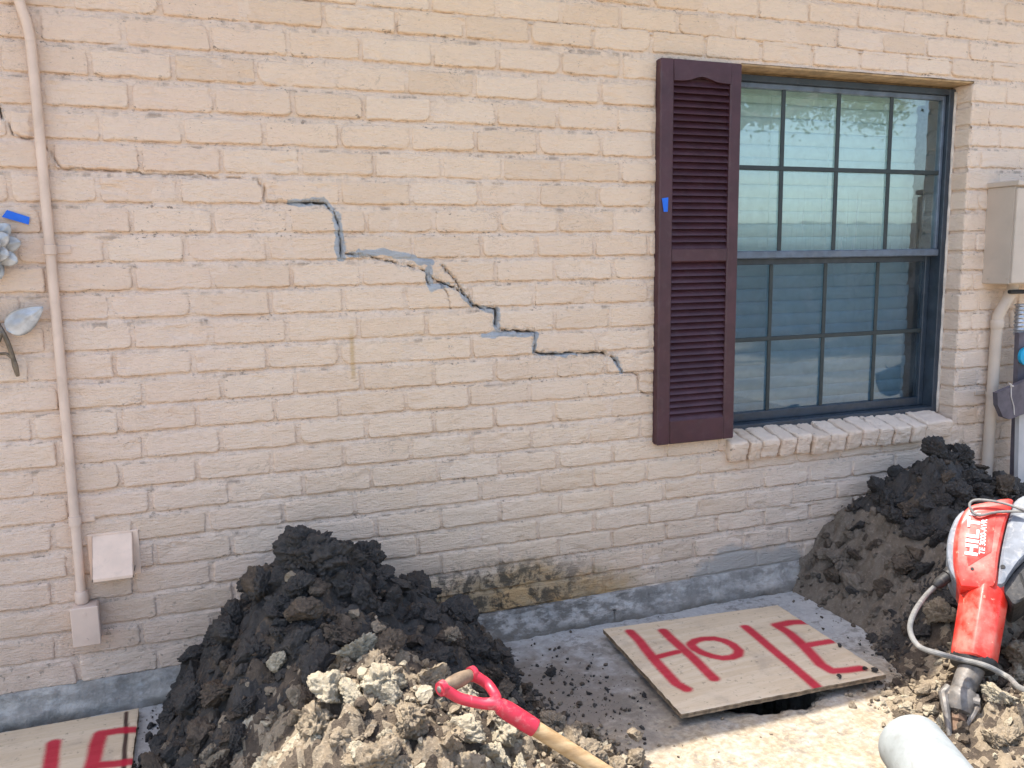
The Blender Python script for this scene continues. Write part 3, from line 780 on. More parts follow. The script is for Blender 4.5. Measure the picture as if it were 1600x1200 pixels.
gin = np.array([rect_edge(a, hc, -3.1, 4.5, -3.5, 3.5) for a in ang[::6]]); rings = []
for t in (0, .002, .006, .02, .06, .2, .5, 1):
    q = gin+(np.stack([np.cos(ang[::6]), np.sin(ang[::6])], -1)*600-gin)*t
    rings.append(np.concatenate([q, np.full((len(q), 1), -.03)], 1))
n6 = len(gin); F = [(k*n6+i, k*n6+(i+1) % n6, (k+1)*n6+(i+1) % n6, (k+1)*n6+i) for k in range(len(rings)-1) for i in range(n6)]
tag(mesh_obj('ground', np.concatenate(rings), F, M['ground']), kind='structure')

# ================================================================== FIXTURES ON THE WALL
M['conduitpaint'] = plain('beige_painted_metal', (.64, .49, .385), .55, 0, .4, var=.08, vscale=8, dirt=(.35, .26, .19), dirt_amt=.25)
cx = -.199
cond = empty('electrical_conduit', 'beige painted conduit running down the left of the wall into a small box', 'conduit', loc=(cx, 0, 0))
path = catmull([(-.075, -.02, 2.36), (-.045, -.02, 2.05), (-.020, -.02, 1.875), (-.004, -.02, 1.80), (0, -.02, 1.70), (.0, -.02, 1.3), (0, -.02, .8), (0, -.02, .33)], 7)
b = MB(); b.tube(path, .0122, 16); smooth_angle(b.build('pipe', M['conduitpaint'], cond))
for zz in (1.262, .548):
    b = MB(); b.tube([(0, -.02, zz-.013), (0, -.02, zz-.012), (0, -.02, zz+.012), (0, -.02, zz+.013)], [.0125, .0155, .0155, .0125], 16); b.box((.030, -.004, zz), (.036, .008, .022), bev=.002); b.tube([(.04, -.004, zz), (.04, -.013, zz)], .006, 8)
    smooth_angle(b.build('pipe_strap', M['conduitpaint'], cond))
b = MB(); b.tube([(0, -.02, .318), (0, -.02, .322), (0, -.02, .345), (0, -.02, .352), (0, -.02, .353)], [.015, .0175, .0175, .015, .0125], 14); smooth_angle(b.build('connector', M['conduitpaint'], cond))
b = MB(); b.box((.008, -.029, .265), (.064, .056, .104), bev=.005); jb = b.build('junction_box', M['conduitpaint'], cond)
b = MB(); b.box((.008, -.0595, .265), (.068, .006, .108), bev=.002); b.tube([(.008, -.0622, .3), (.008, -.0645, .3)], .004, 8); b.tube([(.008, -.0622, .23), (.008, -.0645, .23)], .004, 8); b.build('cover_plate', M['conduitpaint'], jb)

M['ventpaint'] = plain('pinkish_white_vent_paint', (.76, .565, .425), .6, var=.06, dirt=(.4, .3, .22), dirt_amt=.2)
vent = empty('dryer_vent', 'small pinkish white dryer vent hood beside the conduit', 'vent', loc=(-.115, 0, .44))
x0, x1 = -.046, .050
b = MB()
b.add([(x0, -.004, .056), (x1, -.004, .056), (x1+.002, -.012, .056), (x0-.002, -.012, .056), (x0-.002, -.084, -.040), (x1+.002, -.084, -.040), (x1+.002, -.084, -.047), (x0-.002, -.084, -.047), (x0, -.076, -.040), (x1, -.076, -.040)],
      [(0, 1, 2, 3), (3, 2, 5, 4), (4, 5, 6, 7), (7, 6, 9, 8)])
smooth_angle(b.build('hood', M['ventpaint'], vent))
for xx, s in ((x0, -1), (x1, 1)):
    b = MB(); b.prism([(xx, -.004, .056), (xx, -.012, .056), (xx, -.084, -.040), (xx, -.084, -.047), (xx, -.004, -.060)], (.002*s, 0, 0)); b.build('side_plate', M['ventpaint'], vent)
b = MB(); b.box((.003, -.004, -.002), (.128, .010, .126), bev=.002); b.build('back_plate', M['ventpaint'], vent)
M['black'] = plain('dark_void_rubber', (.02, .019, .018), .7)
b = MB(); b.box((.003, -.03, -.040), (.100, .04, .004)); b.build('flap', M['black'], vent)

# ---- metal flower
M['pewter'] = plain('weathered_silver_metal', (.43, .43, .43), .5, .35, .5, var=.25, vscale=30, bump=.25, bscale=120, dirt=(.22, .20, .18), dirt_amt=.5)
M['bronze'] = plain('brown_metal_stem', (.17, .135, .10), .5, .6, .5, var=.3, vscale=40, dirt=(.35, .33, .3), dirt_amt=.4)
def leaf_mesh(L, W, cup, fold, n=12, m=8, ex=.72, sh=.75):
    V = []; F = []
    for layer in (0, 1):
        for i in range(n+1):
            t = i/n; wd = W*(math.sin(math.pi*min(1, t**ex*.985+.008))**sh)
            for j in range(m+1):
                s = j/m*2-1
                y = -cup*(1-s*s)*math.sin(math.pi*t)+fold*abs(s)*0-.0025*math.exp(-(s/.09)**2)+.0015*math.sin(t*16+abs(s)*5)*(1-abs(s))
                V.append((t*L, y+(.003 if layer else 0), s*wd/2))
    k = (n+1)*(m+1)
    for layer in (0, 1):
        for f in grid_faces(n+1, m+1): F.append(tuple(int(q)+k*layer for q in (f if layer else f[::-1])))
    for i in range(n):
        for j in (0, m): F.append((i*(m+1)+j, (i+1)*(m+1)+j, k+(i+1)*(m+1)+j, k+i*(m+1)+j))
    for j in range(m):
        for i in (0, n): F.append((i*(m+1)+j, i*(m+1)+j+1, k+i*(m+1)+j+1, k+i*(m+1)+j))
    return V, F
fc = on_y(-30, 386, -.045)
flower = empty('metal_flower', 'silver metal flower wall ornament with a leaf and stem at the left edge', 'wall ornament', loc=fc)
for ring, (n, L, W, y, t0) in enumerate(((10, .088, .046, .012, .1), (8, .070, .044, .0, .45), (6, .055, .042, -.012, .2))):
    for i in range(n):
        a = t0+2*math.pi*i/n+rng.normal(0, .05)
        V, F = leaf_mesh(L*rng.uniform(.94, 1.05), W, .006, 0, 12, 8, 1.4, .65)
        Mx = Matrix.Rotation(-a, 3, 'Y')@Matrix.Rotation(R(-7-8*ring), 3, 'Z')
        mesh_obj('petal', [Mx@Vector(v)+Vector((0, y, 0)) for v in V], F, M['pewter'], flower)
b = MB(); b.tube([(0, -.005, 0), (0, -.03, 0), (0, -.036, 0)], [.022, .018, .008], 12); smooth_angle(b.build('flower_centre', M['bronze'], flower))
st = [on_y(-40, 420, -.03), on_y(-25, 470, -.03), on_y(0, 512, -.03), on_y(12, 535, -.03), on_y(21, 562, -.028), on_y(28, 588, -.025)]
b = MB(); b.tube([p-fc for p in catmull(st, 8)], [.006]*33+[.0065, .007, .0072, .0065, .006, .0055, .005, .004], 8); smooth_angle(b.build('stem', M['bronze'], flower))
l0 = on_y(11, 517, -.035); l1 = on_y(67, 480, -.038)
dirv = Vector(l1-l0); L = dirv.length
V, F = leaf_mesh(L, L*.62, .005, 0, 16, 10, .66, .8)
Mx = Matrix.Rotation(-math.atan2(dirv.z, dirv.x), 3, 'Y')
mesh_obj('leaf', [Mx@Vector(v)+Vector(l0-fc) for v in V], F, M['pewter'], flower)
l0 = on_y(-32, 560, -.035); l1 = on_y(13, 548, -.035); dirv = Vector(l1-l0)
V, F = leaf_mesh(dirv.length, .055, .01, 0, 14, 8)
mesh_obj('leaf', [Matrix.Rotation(-math.atan2(dirv.z, dirv.x)-.25, 3, 'Y')@Vector(v)+Vector(on_y(-36, 540, -.035)-fc) for v in V], F, M['bronze'], flower)
b = MB(); b.tube([p-fc for p in catmull([on_y(0, 553, -.03), on_y(10, 553, -.03), on_y(19, 560, -.029)], 5)], .004, 6); b.build('leaf_stalk', M['bronze'], flower)

# ---- meter cabinet and its conduit
M['cabinet'] = plain('warm_grey_enamel', (.50, .42, .34), .5, 0, .4, var=.06, vscale=6, dirt=(.3, .26, .22), dirt_amt=.15)
cab = empty('meter_cabinet', 'grey beige metal meter cabinet high on the wall right of the window', 'utility box', loc=(3.02, 0, 1.1))
b = MB(); b.box((.17, -.062, .183), (.34, .124, .366), bev=.004); b.build('case', M['cabinet'], cab)
b = MB(); b.box((.17, -.070, .374), (.356, .146, .02), bev=.003); b.build('top_flashing', M['cabinet'], cab)
b = MB(); b.box((.17, -.131, .18), (.345, .012, .352), bev=.003); b.build('cabinet_door', M['cabinet'], cab)
for yy, zz in ((-.03, .02), (-.11, .02)):
    b = MB(); b.tube([(-.001, yy, zz), (-.004, yy, zz)], .003, 6); b.build('rivet', M['cabinet'], cab)
rc = empty('service_conduit', 'thick grey beige service conduit rising into the meter cabinet', 'conduit', loc=(3.078, 0, 0))
M['rcond'] = plain('grey_beige_conduit_paint', (.58, .475, .375), .55, 0, .4, var=.08, vscale=8, dirt=(.3, .24, .19), dirt_amt=.2)
path = catmull([(.045, -.06, 1.11), (.04, -.058, 1.075), (.022, -.05, 1.03), (.004, -.04, .985), (0, -.036, .94), (0, -.035, .7), (0, -.035, .3), (0, -.035, -.05)], 7)
b = MB(); b.tube(path, .021, 18); smooth_angle(b.build('pipe', M['rcond'], rc))
b = MB(); b.tube([(0.001, -.036, .925), (0, -.036, .93), (0, -.036, .955), (0, -.036, .96)], [.0215, .0245, .0245, .0215], 16); smooth_angle(b.build('coupling', M['rcond'], rc))
b = MB(); b.tube([(0, -.035, .66), (0, -.035, .678)], .0245, 16); b.box((-.035, -.006, .669), (.05, .01, .014)); smooth_angle(b.build('pipe_strap', M['rcond'], rc))

# ---- odd boards leaning in the corner on the right
M['purple'] = plain('weathered_purple_grey_wood', (.115, .098, .11), .75, var=.2, vscale=20, bump=.4, bscale=140)
M['palewood'] = plain('pale_grey_painted_board', (.50, .475, .45), .7, var=.08, vscale=10)
M['cyan'] = plain('turquoise_plastic', (.01, .33, .55), .4)
M['string'] = plain('pale_string', (.55, .50, .45), .9)
def leaning(name, x0, x1, z0, z1, y0, y1, th, mat, label, cat):
    b = MB(); n = 10
    b.prism([((x0-x1)/2, y0-y1, z0), ((x1-x0)/2, y0-y1, z0), ((x1-x0)/2, 0, z1), ((x0-x1)/2, 0, z1)], (0, -th, 0))
    o = b.build(name, mat); o.location = ((x0+x1)/2, y1, 0); tag(o, label, cat); return o
q = on_y(1586, 540, -.085); q2 = on_y(1579, 660, -.085)
leaning('plank', q2[0], q2[0]+.11, .0, on_y(1586, 520, -.085)[2], -.11, -.075, .02, M['purple'], 'upright purple grey plank leaning below the meter cabinet', 'plank')
qa = on_y(1587, 655, -.13)[0]
leaning('plank', qa, qa+.14, .0, on_y(1590, 640, -.13)[2], -.16, -.125, .018, M['palewood'], 'pale grey board standing lowest at the right edge behind the dark soil', 'plank')
pl = on_y(1553, 612, -.152)
pts = [on_y(a, c, -.152) for a, c in ((1551, 613), (1600, 592), (1660, 572), (1668, 622), (1600, 643), (1570, 654), (1560, 650), (1552, 632))]
b = MB(); b.prism([p-pl for p in pts], (0, -.02, 0)); o = b.build('broken_board', M['purple']); o.location = pl
tag(o, 'short purple grey board with clipped corners tied on with string', 'board')
b = MB(); b.tube([Vector(on_y(a, c, -.1735)) for a, c in ((1578, 599), (1580, 606), (1580, 620), (1584, 634), (1585, 648))], .0022, 6)
for k in range(3): b.tube([Vector(on_y(1576+k*3, 598+k*2, -.1735)), Vector(on_y(1582+k, 604, -.176))], .0022, 6)
tag(b.build('string_tie', M['string']), 'pale string knotted round the short purple board', 'string')
cc = on_y(1601, 556, -.112)
b = MB(); b.tube([(0, .004, 0), (0, -.002, 0), (0, -.012, 0), (0, -.014, 0)], [.033, .036, .036, .030], 28); o = smooth_angle(b.build('plastic_lid', M['cyan'])); o.location = cc
tag(o, 'round turquoise plastic lid at the right edge below the cabinet', 'lid')
b = MB(); k0 = on_y(1577, 456, -.09); b.tube([k0-k0, on_y(1640, 455, -.09)-k0], .008, 8); o = smooth_angle(b.build('black_pipe_stub', M['black'])); o.location = k0
tag(o, 'short black pipe under the meter cabinet', 'pipe')
M['galv'] = plain('galvanised_metal', (.45, .46, .48), .35, .7, .5, var=.2, vscale=30)
cg = on_y(1592, 475, -.06)
b = MB(); b.tube([(0, 0, .0-i*.004) for i in range(0, 32)], [.022+.0022*math.sin(i*1.57) for i in range(32)], 14); o = b.build('flexible_duct', M['galv'], None, True); o.location = (cg[0]+.015, -.06, cg[2])
tag(o, 'ribbed silver flexible conduit under the meter cabinet', 'conduit')

# ================================================================== SOIL
def ico(sub):
    import bmesh
    bm = bmesh.new(); bmesh.ops.create_icosphere(bm, subdivisions=sub, radius=1.0)
    V = np.array([v.co for v in bm.verts]); F = np.array([[v.index for v in f.verts] for f in bm.faces]); bm.free(); return V, F
ICO = {s: ico(s) for s in (1, 2, 3, 4, 5, 6)}
def clod_shape(sub, seed, cuts=9, rough=.13, sq=(1, .85, .7), crumb=.0):
    rg = np.random.default_rng(seed); V, F = ICO[sub]; V = V.copy()
    V = V*(1+.28*fbm(V*1.1+rg.uniform(0, 50, 3), 3, 2))[:, None]
    for k in range(cuts):
        n = rg.normal(size=3); n /= np.linalg.norm(n); off = rg.uniform(.36, .80)
        d = V@n; V = V-np.outer(np.maximum(d-off, 0)*.96, n)
    nr_ = V/np.linalg.norm(V, axis=1, keepdims=True)
    o = rg.uniform(0, 60, 3)
    V = V+nr_*(rough*fbm((V+o)*2.1, 1, 3)+rough*.7*fbm((V+o)*5.5, 2, 3)-crumb*np.abs(fbm((V+o)*4.5, 7, 2))+crumb*.55*fbm((V+o)*11, 8, 3))[:, None]
    if sub >= 4:                          # shrinkage cracks
        c = np.abs(fbm((V+o)*2.4, 9, 3)); V = V-nr_*(.13*np.exp(-(c/.03)**2))[:, None]
    V = V*np.array(sq)
    return V, F
CV = {}
for s, cnt in ((1, 10), (2, 14), (3, 14), (4, 14), (5, 16)):
    CV[s] = [clod_shape(s, 100*s+i, 7+i % 6, .17, (1, rng.uniform(.65, .95), rng.uniform(.5, .85)), (.27 if i % 3 else .12) if s >= 3 else .22) for i in range(cnt)]
CME = {}
for s in (3, 4, 5):
    for i, (V, F) in enumerate(CV[s]):
        me = bpy.data.meshes.new('clod'); me.from_pydata(V.tolist(), [], F.tolist()); me.shade_smooth(); me.materials.append(None); CME[(s, i)] = me
def rand_rot(rg):
    return np.array(Matrix.Rotation(rg.uniform(0, 6.28), 3, 'Z')@Matrix.Rotation(rg.uniform(-.9, .9), 3, 'X')@Matrix.Rotation(rg.uniform(-.9, .9), 3, 'Y'))
def clod_obj(name, p, s, mat, parent, rg, sub=3, origin=(0, 0, 0)):
    i = int(rg.integers(0, len(CV[sub])))
    o = bpy.data.objects.new(name, CME[(sub, i)]); COL.objects.link(o)
    if parent is not None: o.parent = parent
    o.location = np.array(p)-np.array(origin); o.scale = (s, s, s); o.rotation_euler = (rg.uniform(-.9, .9), rg.uniform(-.9, .9), rg.uniform(0, 6.28))
    o.material_slots[0].link = 'OBJECT'; o.material_slots[0].material = mat
    return o
class Crumbs:
    def __init__(s): s.d = {}
    def add(s, mat, p, r, rg, sub=1):
        V, F = CV[sub][int(rg.integers(0, len(CV[sub])))]
        V = (V*r)@rand_rot(rg).T+np.array(p)
        d = s.d.setdefault(mat, [[], [], 0]); d[0].append(V); d[1].append(F+d[2]); d[2] += len(V)
    def build(s, parent, origin):
        for mt, (V, F, n) in s.d.items():
            o = mesh_obj('crumbs', np.concatenate(V)-np.array(origin), np.concatenate(F), M[mt], parent, False); tag(o, kind='stuff')

def worley(x, y, scale, seed):
    X = x*scale; Y = y*scale; ix = np.floor(X).astype(np.int64); iy = np.floor(Y).astype(np.int64)
    best = np.full(X.shape, 9.0); cid = np.zeros(X.shape)
    for dx in (-1, 0, 1):
        for dy in (-1, 0, 1):
            jx = ix+dx; jy = iy+dy; z = 0*jx
            px_ = jx+_hash(jx, jy, z, seed); py_ = jy+_hash(jx, jy, z+1, seed); v = _hash(jx, jy, z+2, seed)
            d = np.hypot(X-px_, (Y-py_)*(.8+.5*v)); m = d < best
            best = np.where(m, d, best); cid = np.where(m, v, cid)
    return best, cid
def heap(name, label, hfun, x0, x1, y0, y1, matfun, seed, nbig, nsolo, nmid, ncrumb, big, origin, base_mat):
    rg = np.random.default_rng(seed)
    root = empty(name, label, 'soil heap', 'heaps of dug clay', loc=origin)
    st_ = .007
    gx = np.arange(x0, x1, st_); gy = np.arange(y0, y1, st_)
    X, Y = np.meshgrid(gx, gy, indexing='ij'); H = hfun(X, Y); sl_ = 1.25*st_
    for i in range(1, len(gx)): H[i] = np.minimum(H[i], H[i-1]+sl_)
    for i in range(len(gx)-2, -1, -1): H[i] = np.minimum(H[i], H[i+1]+sl_)
    for j in range(1, len(gy)): H[:, j] = np.minimum(H[:, j], H[:, j-1]+sl_)
    P = np.stack([X, Y, H*0], -1)
    amp = sstep(0, .1, H)
    wx_ = X+.012*fbm(P*30, seed+8, 3); wy_ = Y+.012*fbm(P*30, seed+9, 3)
    b1, c1_ = worley(wx_, wy_, 15, seed); b2, c2_ = worley(wx_, wy_, 34, seed+1); b3, c3_ = worley(wx_, wy_, 75, seed+2)
    D = amp*(.026*fbm(P*9, seed, 4)+.040*c1_*np.clip(1-b1*b1*1.6, -.3, 1)+.020*c2_*np.clip(1-b2*b2*1.6, -.3, 1)+.009*c3_*(1-b3*b3)+.009*fbm(P*60, seed+5, 3)-.022)
    Z = H+D-.006
    Z = np.where(H < .004, -.03, Z)
    keepv = (H > -.03)
    F = grid_faces(*X.shape)
    F = F[(H.ravel()[F] > -.02).any(1)]
    V = np.stack([X, Y, Z], -1).reshape(-1, 3)-np.array(origin)
    # split the core by colour
    fm = np.array([matfun(X.ravel()[f[0]]+rg.normal(0, .02), Y.ravel()[f[0]]+rg.normal(0, .02), H.ravel()[f[0]], rg, True, c2_.ravel()[f[0]]) for f in F])
    mts = sorted(set(fm)); co = mesh_obj('soil_core', V, F, M[mts[0]], root)
    for mt in mts[1:]: co.data.materials.append(M[mt])
    co.data.polygons.foreach_set('material_index', np.array([mts.index(q) for q in fm], np.int32)); co.data.update(); tag(co, kind='stuff')
    def surf(x, y):
        i = min(max(int((x-x0)/st_), 0), len(gx)-1); j = min(max(int((y-y0)/st_), 0), len(gy)-1); return H[i, j], Z[i, j]
    cr = Crumbs(); solo_n = 0
    cand = []
    tries = 0
    while len(cand) < nbig+nmid and tries < 90000:
        tries += 1
        x = rg.uniform(x0, x1); y = rg.uniform(y0, y1); h, z = surf(x, y)
        if h < .012: continue
        if y > -.035: continue
        isbig = len(cand) < nbig
        lo, hi = big if isbig else (.012, .026)
        r = lo+(hi-lo)*rg.random()**1.4
        r = min(r, .016+h*.35)
        if y+r > .0: continue
        cand.append((r, x, y, h, z, isbig))
    cand.sort(key=lambda c: -c[0])
    for (r, x, y, h, z, isbig) in cand:
        mt = matfun(x, y, h, rg, False)
        if solo_n < nsolo:
            clod_obj('clod', (x, y, z+r*rg.uniform(.0, .55)), r, M[mt], root, rg, 5 if r > .03 else 4, origin); solo_n += 1
        else: cr.add(mt, (x, y, z+r*rg.uniform(-.2, .4)), r, rg, 3 if r > .024 else 2)
    k = 0; tries = 0
    while k < ncrumb and tries < 200000:
        tries += 1
        x = rg.uniform(x0-.05, x1+.05); y = rg.uniform(y0, y1); h, z = surf(x, y)
        if h < -.015 or y > -.025: continue
        if h < .004 and rg.random() > .35*math.exp(h/.012): continue
        r = .0022+.007*rg.random()**2.4
        cr.add(matfun(x, y, max(h, 0), rg, False), (x, y, max(z, 0)+r*rg.uniform(.1, 1.2)), r, rg, 1 if r < .007 else 2); k += 1
    rim = np.argwhere((H > .0) & (H < .022) & (Y < -.06))
    for k in range(1100 if len(rim) else 0):
        i, j = rim[rg.integers(0, len(rim))]
        x = gx[i]+rg.normal(0, .04); y = gy[j]+rg.normal(0, .04)
        if y > -.05 or (1.27 < x < 1.98 and -.70 < y < -.10): continue
        h, z = surf(x, y); r = .002+.012*rg.random()**3
        cr.add(matfun(x, y, max(h, 0), rg, False), (x, y, max(z, 0)+r*.4), r, rg, 1 if r < .007 else 2)
    cr.build(root, origin)
    return root, surf

def interp_poly(x, xs_, ys_): return np.interp(x, xs_, ys_)
# left heap: a steep ridge near the wall with a long apron towards the viewer
def traced(pts, y): q = np.array([on_y(t_[0], t_[1], t_[2] if len(t_) > 2 else y) for t_ in pts]); k = np.argsort(q[:, 0]); return q[k, 0], q[k, 2]
RXL, RZL = traced([(215, 1125, -.03), (235, 1100, -.05), (262, 1068, -.1), (292, 1032, -.16), (318, 975, -.22), (350, 930), (372, 905), (402, 888), (432, 862), (455, 842), (540, 848), (572, 862), (600, 902), (640, 915), (685, 925), (705, 955), (760, 985), (790, 1020), (830, 1060), (880, 1100), (900, 1130)], -.27)
RZL = np.clip(RZL-.012, -.05, 1)
def h_left(X, Y):
    wob = .07*fbm(np.stack([X*4, Y*4, X*0], -1), 31, 3)
    def cone(cx, cy, h, rx0, rx1, ry0, ry1, pw=1.15):
        dx = (X-cx); dy = (Y-cy)
        dx = np.where(dx < 0, dx/rx0, dx/rx1); dy = np.where(dy < 0, dy/ry0, dy/ry1)
        d = np.sqrt(dx*dx+dy*dy)*(1+wob*1.6)
        return h*(1-np.clip(d, 0, 1.6)**pw)
    rz = np.interp(X, RXL, RZL, left=-.05, right=-.05)
    dy = np.where(Y < -.27, (-.27-Y)/(.34+rz*.75), (Y+.27)/.55)
    a = np.where(rz > 0, rz, 0)*(1-np.clip(dy*(1+wob), 0, 1.5)**1.15)+np.minimum(rz, 0)
    a = np.where(a <= 0.002, -.03, a)
    b_ = cone(.45, -.74, .355, .42, .42, .5, .5, 1.35)
    d_ = cone(.78, -.82, .13, .3, .28, .4, .35, 1.2)
    e_ = cone(.10, -.62, .13, .26, .3, .4, .4, 1.3)
    s = np.maximum.reduce([a, b_, d_, e_])
    return np.clip(s, -.05, 1)
def mat_left(x, y, h, rg, core, u_=0):
    if core: return ('clay' if u_ < .8 else 'loam') if y > -.60 else ('tan' if u_ > .42 else 'loam')  # brown core cells in front paint the dark of gaps between clods
    t = (-.50-y)/.10+(.0 if core else rg.normal(0, .75))+.6*(x-.5)
    u = rg.random()
    if t < -1.2: return 'clay' if u < .93 else 'loam'
    if t < -.1: return 'clay' if u < .72 else 'loam'
    if t < .8: return 'loam' if u < .62 else ('clay' if u < .72 else 'tan')
    return 'tan' if u < .60 else ('loam' if u < .74 else ('pale' if t > 1.3 else 'tan'))
hl, surfL = heap('soil_heap', 'tall heap of dark clay in front of the cracked wall with a shovel on it', h_left, -.25, 1.3, -1.32, .0, mat_left, 11, 360, 260, 700, 4200, (.024, .066), (.4, -.4, 0), 'clay')
rgx = np.random.default_rng(5)
def on_heap(px, py, surf, t0=1.2, t1=4.5):
    d = ray(px, py)
    for t in np.arange(t0, t1, .006):
        q = CAM+d*t
        if q[2] < max(surf(q[0], q[1])[1], 0): return q
    return CAM+d*t1
# the large compact lump on top, split by shrinkage cracks
bmv, bmf = clod_shape(6, 78, 7, .12, (1, .8, .72), .16)
tp = on_y(497, 872, -.29)
mesh_obj('big_lump', bmv*.125+tp-np.array((.4, -.4, 0)), bmf, M['clay'], hl)
for (px, py, r, mt) in ((395, 905, .045, 'clay'), (440, 905, .05, 'clay'), (600, 925, .05, 'clay'), (680, 935, .035, 'clay'), (740, 1010, .055, 'clay'), (765, 1020, .04, 'clay'), (640, 960, .05, 'clay'), (350, 950, .04, 'clay'), (440, 940, .055, 'clay'), (380, 1000, .05, 'loam'), (300, 1050, .04, 'clay'), (520, 960, .05, 'loam'), (470, 1000, .05, 'clay'),
    (455, 1165, .042, 'pale'), (500, 1150, .038, 'pale'), (395, 1150, .05, 'pale'), (570, 1140, .034, 'tan'), (610, 1190, .05, 'tan'), (330, 1175, .04, 'tan'), (540, 1055, .04, 'tan'), (610, 1050, .05, 'tan'), (470, 1085, .04, 'tan'), (700, 1160, .04, 'tan'), (640, 1110, .04, 'tan'), (560, 1195, .04, 'tan'), (420, 1195, .045, 'pale'), (580, 1030, .035, 'tan'), (430, 1120, .04, 'tan')):
    q = on_heap(px, py, surfL); clod_obj('clod', q-np.array([0, 0, r*.15]), r, M[mt], hl, rgx, 5, (.4, -.4, 0))

RXR, RZR = traced([(1215, 925, -.01), (1228, 895, -.03), (1250, 872, -.06), (1290, 850, -.12), (1308, 815, -.17), (1340, 785, -.21), (1375, 755), (1420, 728), (1450, 712), (1495, 708), (1535, 725), (1565, 755), (1620, 775), (1720, 860)], -.25)
RZR = np.clip(RZR-.012, -.05, 1)
def h_right(X, Y):
    wob = .07*fbm(np.stack([X*4, Y*4, X*0], -1), 61, 3)
    def cone(cx, cy, h, rx0, rx1, ry0, ry1, pw=1.2):
        dx = (X-cx); dy = (Y-cy)
        dx = np.where(dx < 0, dx/rx0, dx/rx1); dy = np.where(dy < 0, dy/ry0, dy/ry1)
        d = np.sqrt(dx*dx+dy*dy)*(1+wob*1.6)
        return h*(1-np.clip(d, 0, 1.6)**pw)
    rz = np.interp(X, RXR, RZR, left=-.05, right=-.05)
    dy = np.where(Y < -.25, (-.25-Y)/(.30+rz*.8), (Y+.25)/.5)
    a = np.where(rz > 0, rz, 0)*(1-np.clip(dy*(1+wob), 0, 1.5)**1.15)+np.minimum(rz, 0)
    a = np.where(a <= 0.002, -.03, a)
    b_ = cone(2.45, -.75, .30, .46, .6, .5, .5, 1.2)
    c_ = cone(2.02, -1.12, .12, .30, .5, .4, .45, 1.2)
    d_ = cone(2.35, -1.15, .20, .42, .5, .5, .45, 1.2)
    return np.clip(np.maximum.reduce([a, b_, c_, d_]), -.05, 1)
def mat_right(x, y, h, rg, core, u_=0):
    if core:
        if y < -.62: return 'tan' if u_ > .45 else 'loam'  # brown cells put crevice shade into the front core's colour
        return 'dust' if (h < .3 and x < 2.60 and y > -.52) else ('clay' if u_ < .9 else 'loam')
    s = 0 if core else rg.normal(0, .06)
    u = rg.random()
    if y+s < -.70: return 'tan' if u < .55 else ('loam' if u < .85 else 'pale')
    if y+s < -.58: return 'loam' if u < .55 else 'clay'
    if h+s < .30 and x+s < 2.62 and y+s > -.5: return 'dust' if u < .7 else ('loam' if u < .9 else 'clay')
    return 'clay' if u < .93 else 'loam'
hr, surfR = heap('soil_heap', 'dark clay heap under the window sill with the red hammer lying on it', h_right, 1.72, 3.4, -1.55, .0, mat_right, 23, 420, 260, 900, 4200, (.024, .066), (2.5, -.5, 0), 'clay')
for (px, py, r, mt) in ((1470, 735, .07, 'clay'), (1520, 745, .06, 'clay'), (1400, 775, .055, 'clay'), (1340, 820, .04, 'clay'), (1440, 800, .05, 'clay'), (1370, 850, .04, 'loam'), (1555, 765, .05, 'clay'), (1440, 735, .04, 'clay'), (1400, 1010, .045, 'clay'), (1360, 1000, .035, 'clay')):
    q = on_heap(px, py, surfR); clod_obj('clod', q-np.array([0, 0, r*.2]), r, M[mt], hr, rgx, 5, (2.5, -.5, 0))

# ---- loose clods on the walkway
LOOSE = [(250, 1127, .012, 'clay', 'small dark clod nearest the left board'), (232, 1151, .016, 'clay', 'dark double clod beside the left board corner'), (262, 1144, .013, 'clay', 'dark rounded clod between the left board and the heap'),
 (860, 1050, .022, 'clay', 'dark clod at the right foot of the shovel heap'), (812, 985, .012, 'clay', 'dark clod on the walkway by the wall foot right of the heap'),
 (920, 1083, .010, 'clay', 'little dark clod in the middle of the shaded concrete'), (1005, 1085, .011, 'clay', 'single dark clod nearest the left edge of the board marked hole'), (948, 1076, .009, 'clay', 'tiny dark clod on the shaded concrete walkway'),
 (905, 1100, .010, 'loam', 'small brown clod on the shaded concrete below the heap'), (993, 1185, .030, 'tan', 'large upright tan clod standing in the sun at the shadow edge'), (990, 1150, .022, 'tan', 'tan clod on top of the upright clod in the sun'),
 (910, 1150, .020, 'tan', 'crumbly tan clod beside the wooden shovel shaft'), (880, 1120, .018, 'loam', 'brown clod tucked against the shovel shaft'), (1311, 1057, .009, 'clay', 'small dark clod lying on the front of the board marked HOLE'), (1352, 1044, .010, 'clay', 'dark clod on the board beside the end of the red letter E'), (1312, 1008, .008, 'clay', 'little dark clod on the right edge of the board beside the letter E'), (1366, 1046, .012, 'clay', 'dark clod on the right front corner of the board'), (1382, 1085, .012, 'tan', 'tan clod in the sun near the front corner of the board')]
for px, py, r, mt, lab in LOOSE:
    base = r*.55
    if py == 1150 and px == 990: base = .072
    if py == 1185: base = .03
    if 'on the' in lab and 'board' in lab and 'letter' in lab or 'board marked HOLE' in lab or 'front corner of the board' in lab and mt == 'clay': base = .043+r*.4
    o = clod_obj('loose_clod', on_z(px, py, base), r, M[mt], None, rgx, 4)
    tag(o, lab, 'clod', 'loose clods on the walkway')
rg = np.random.default_rng(91); cr = Crumbs()
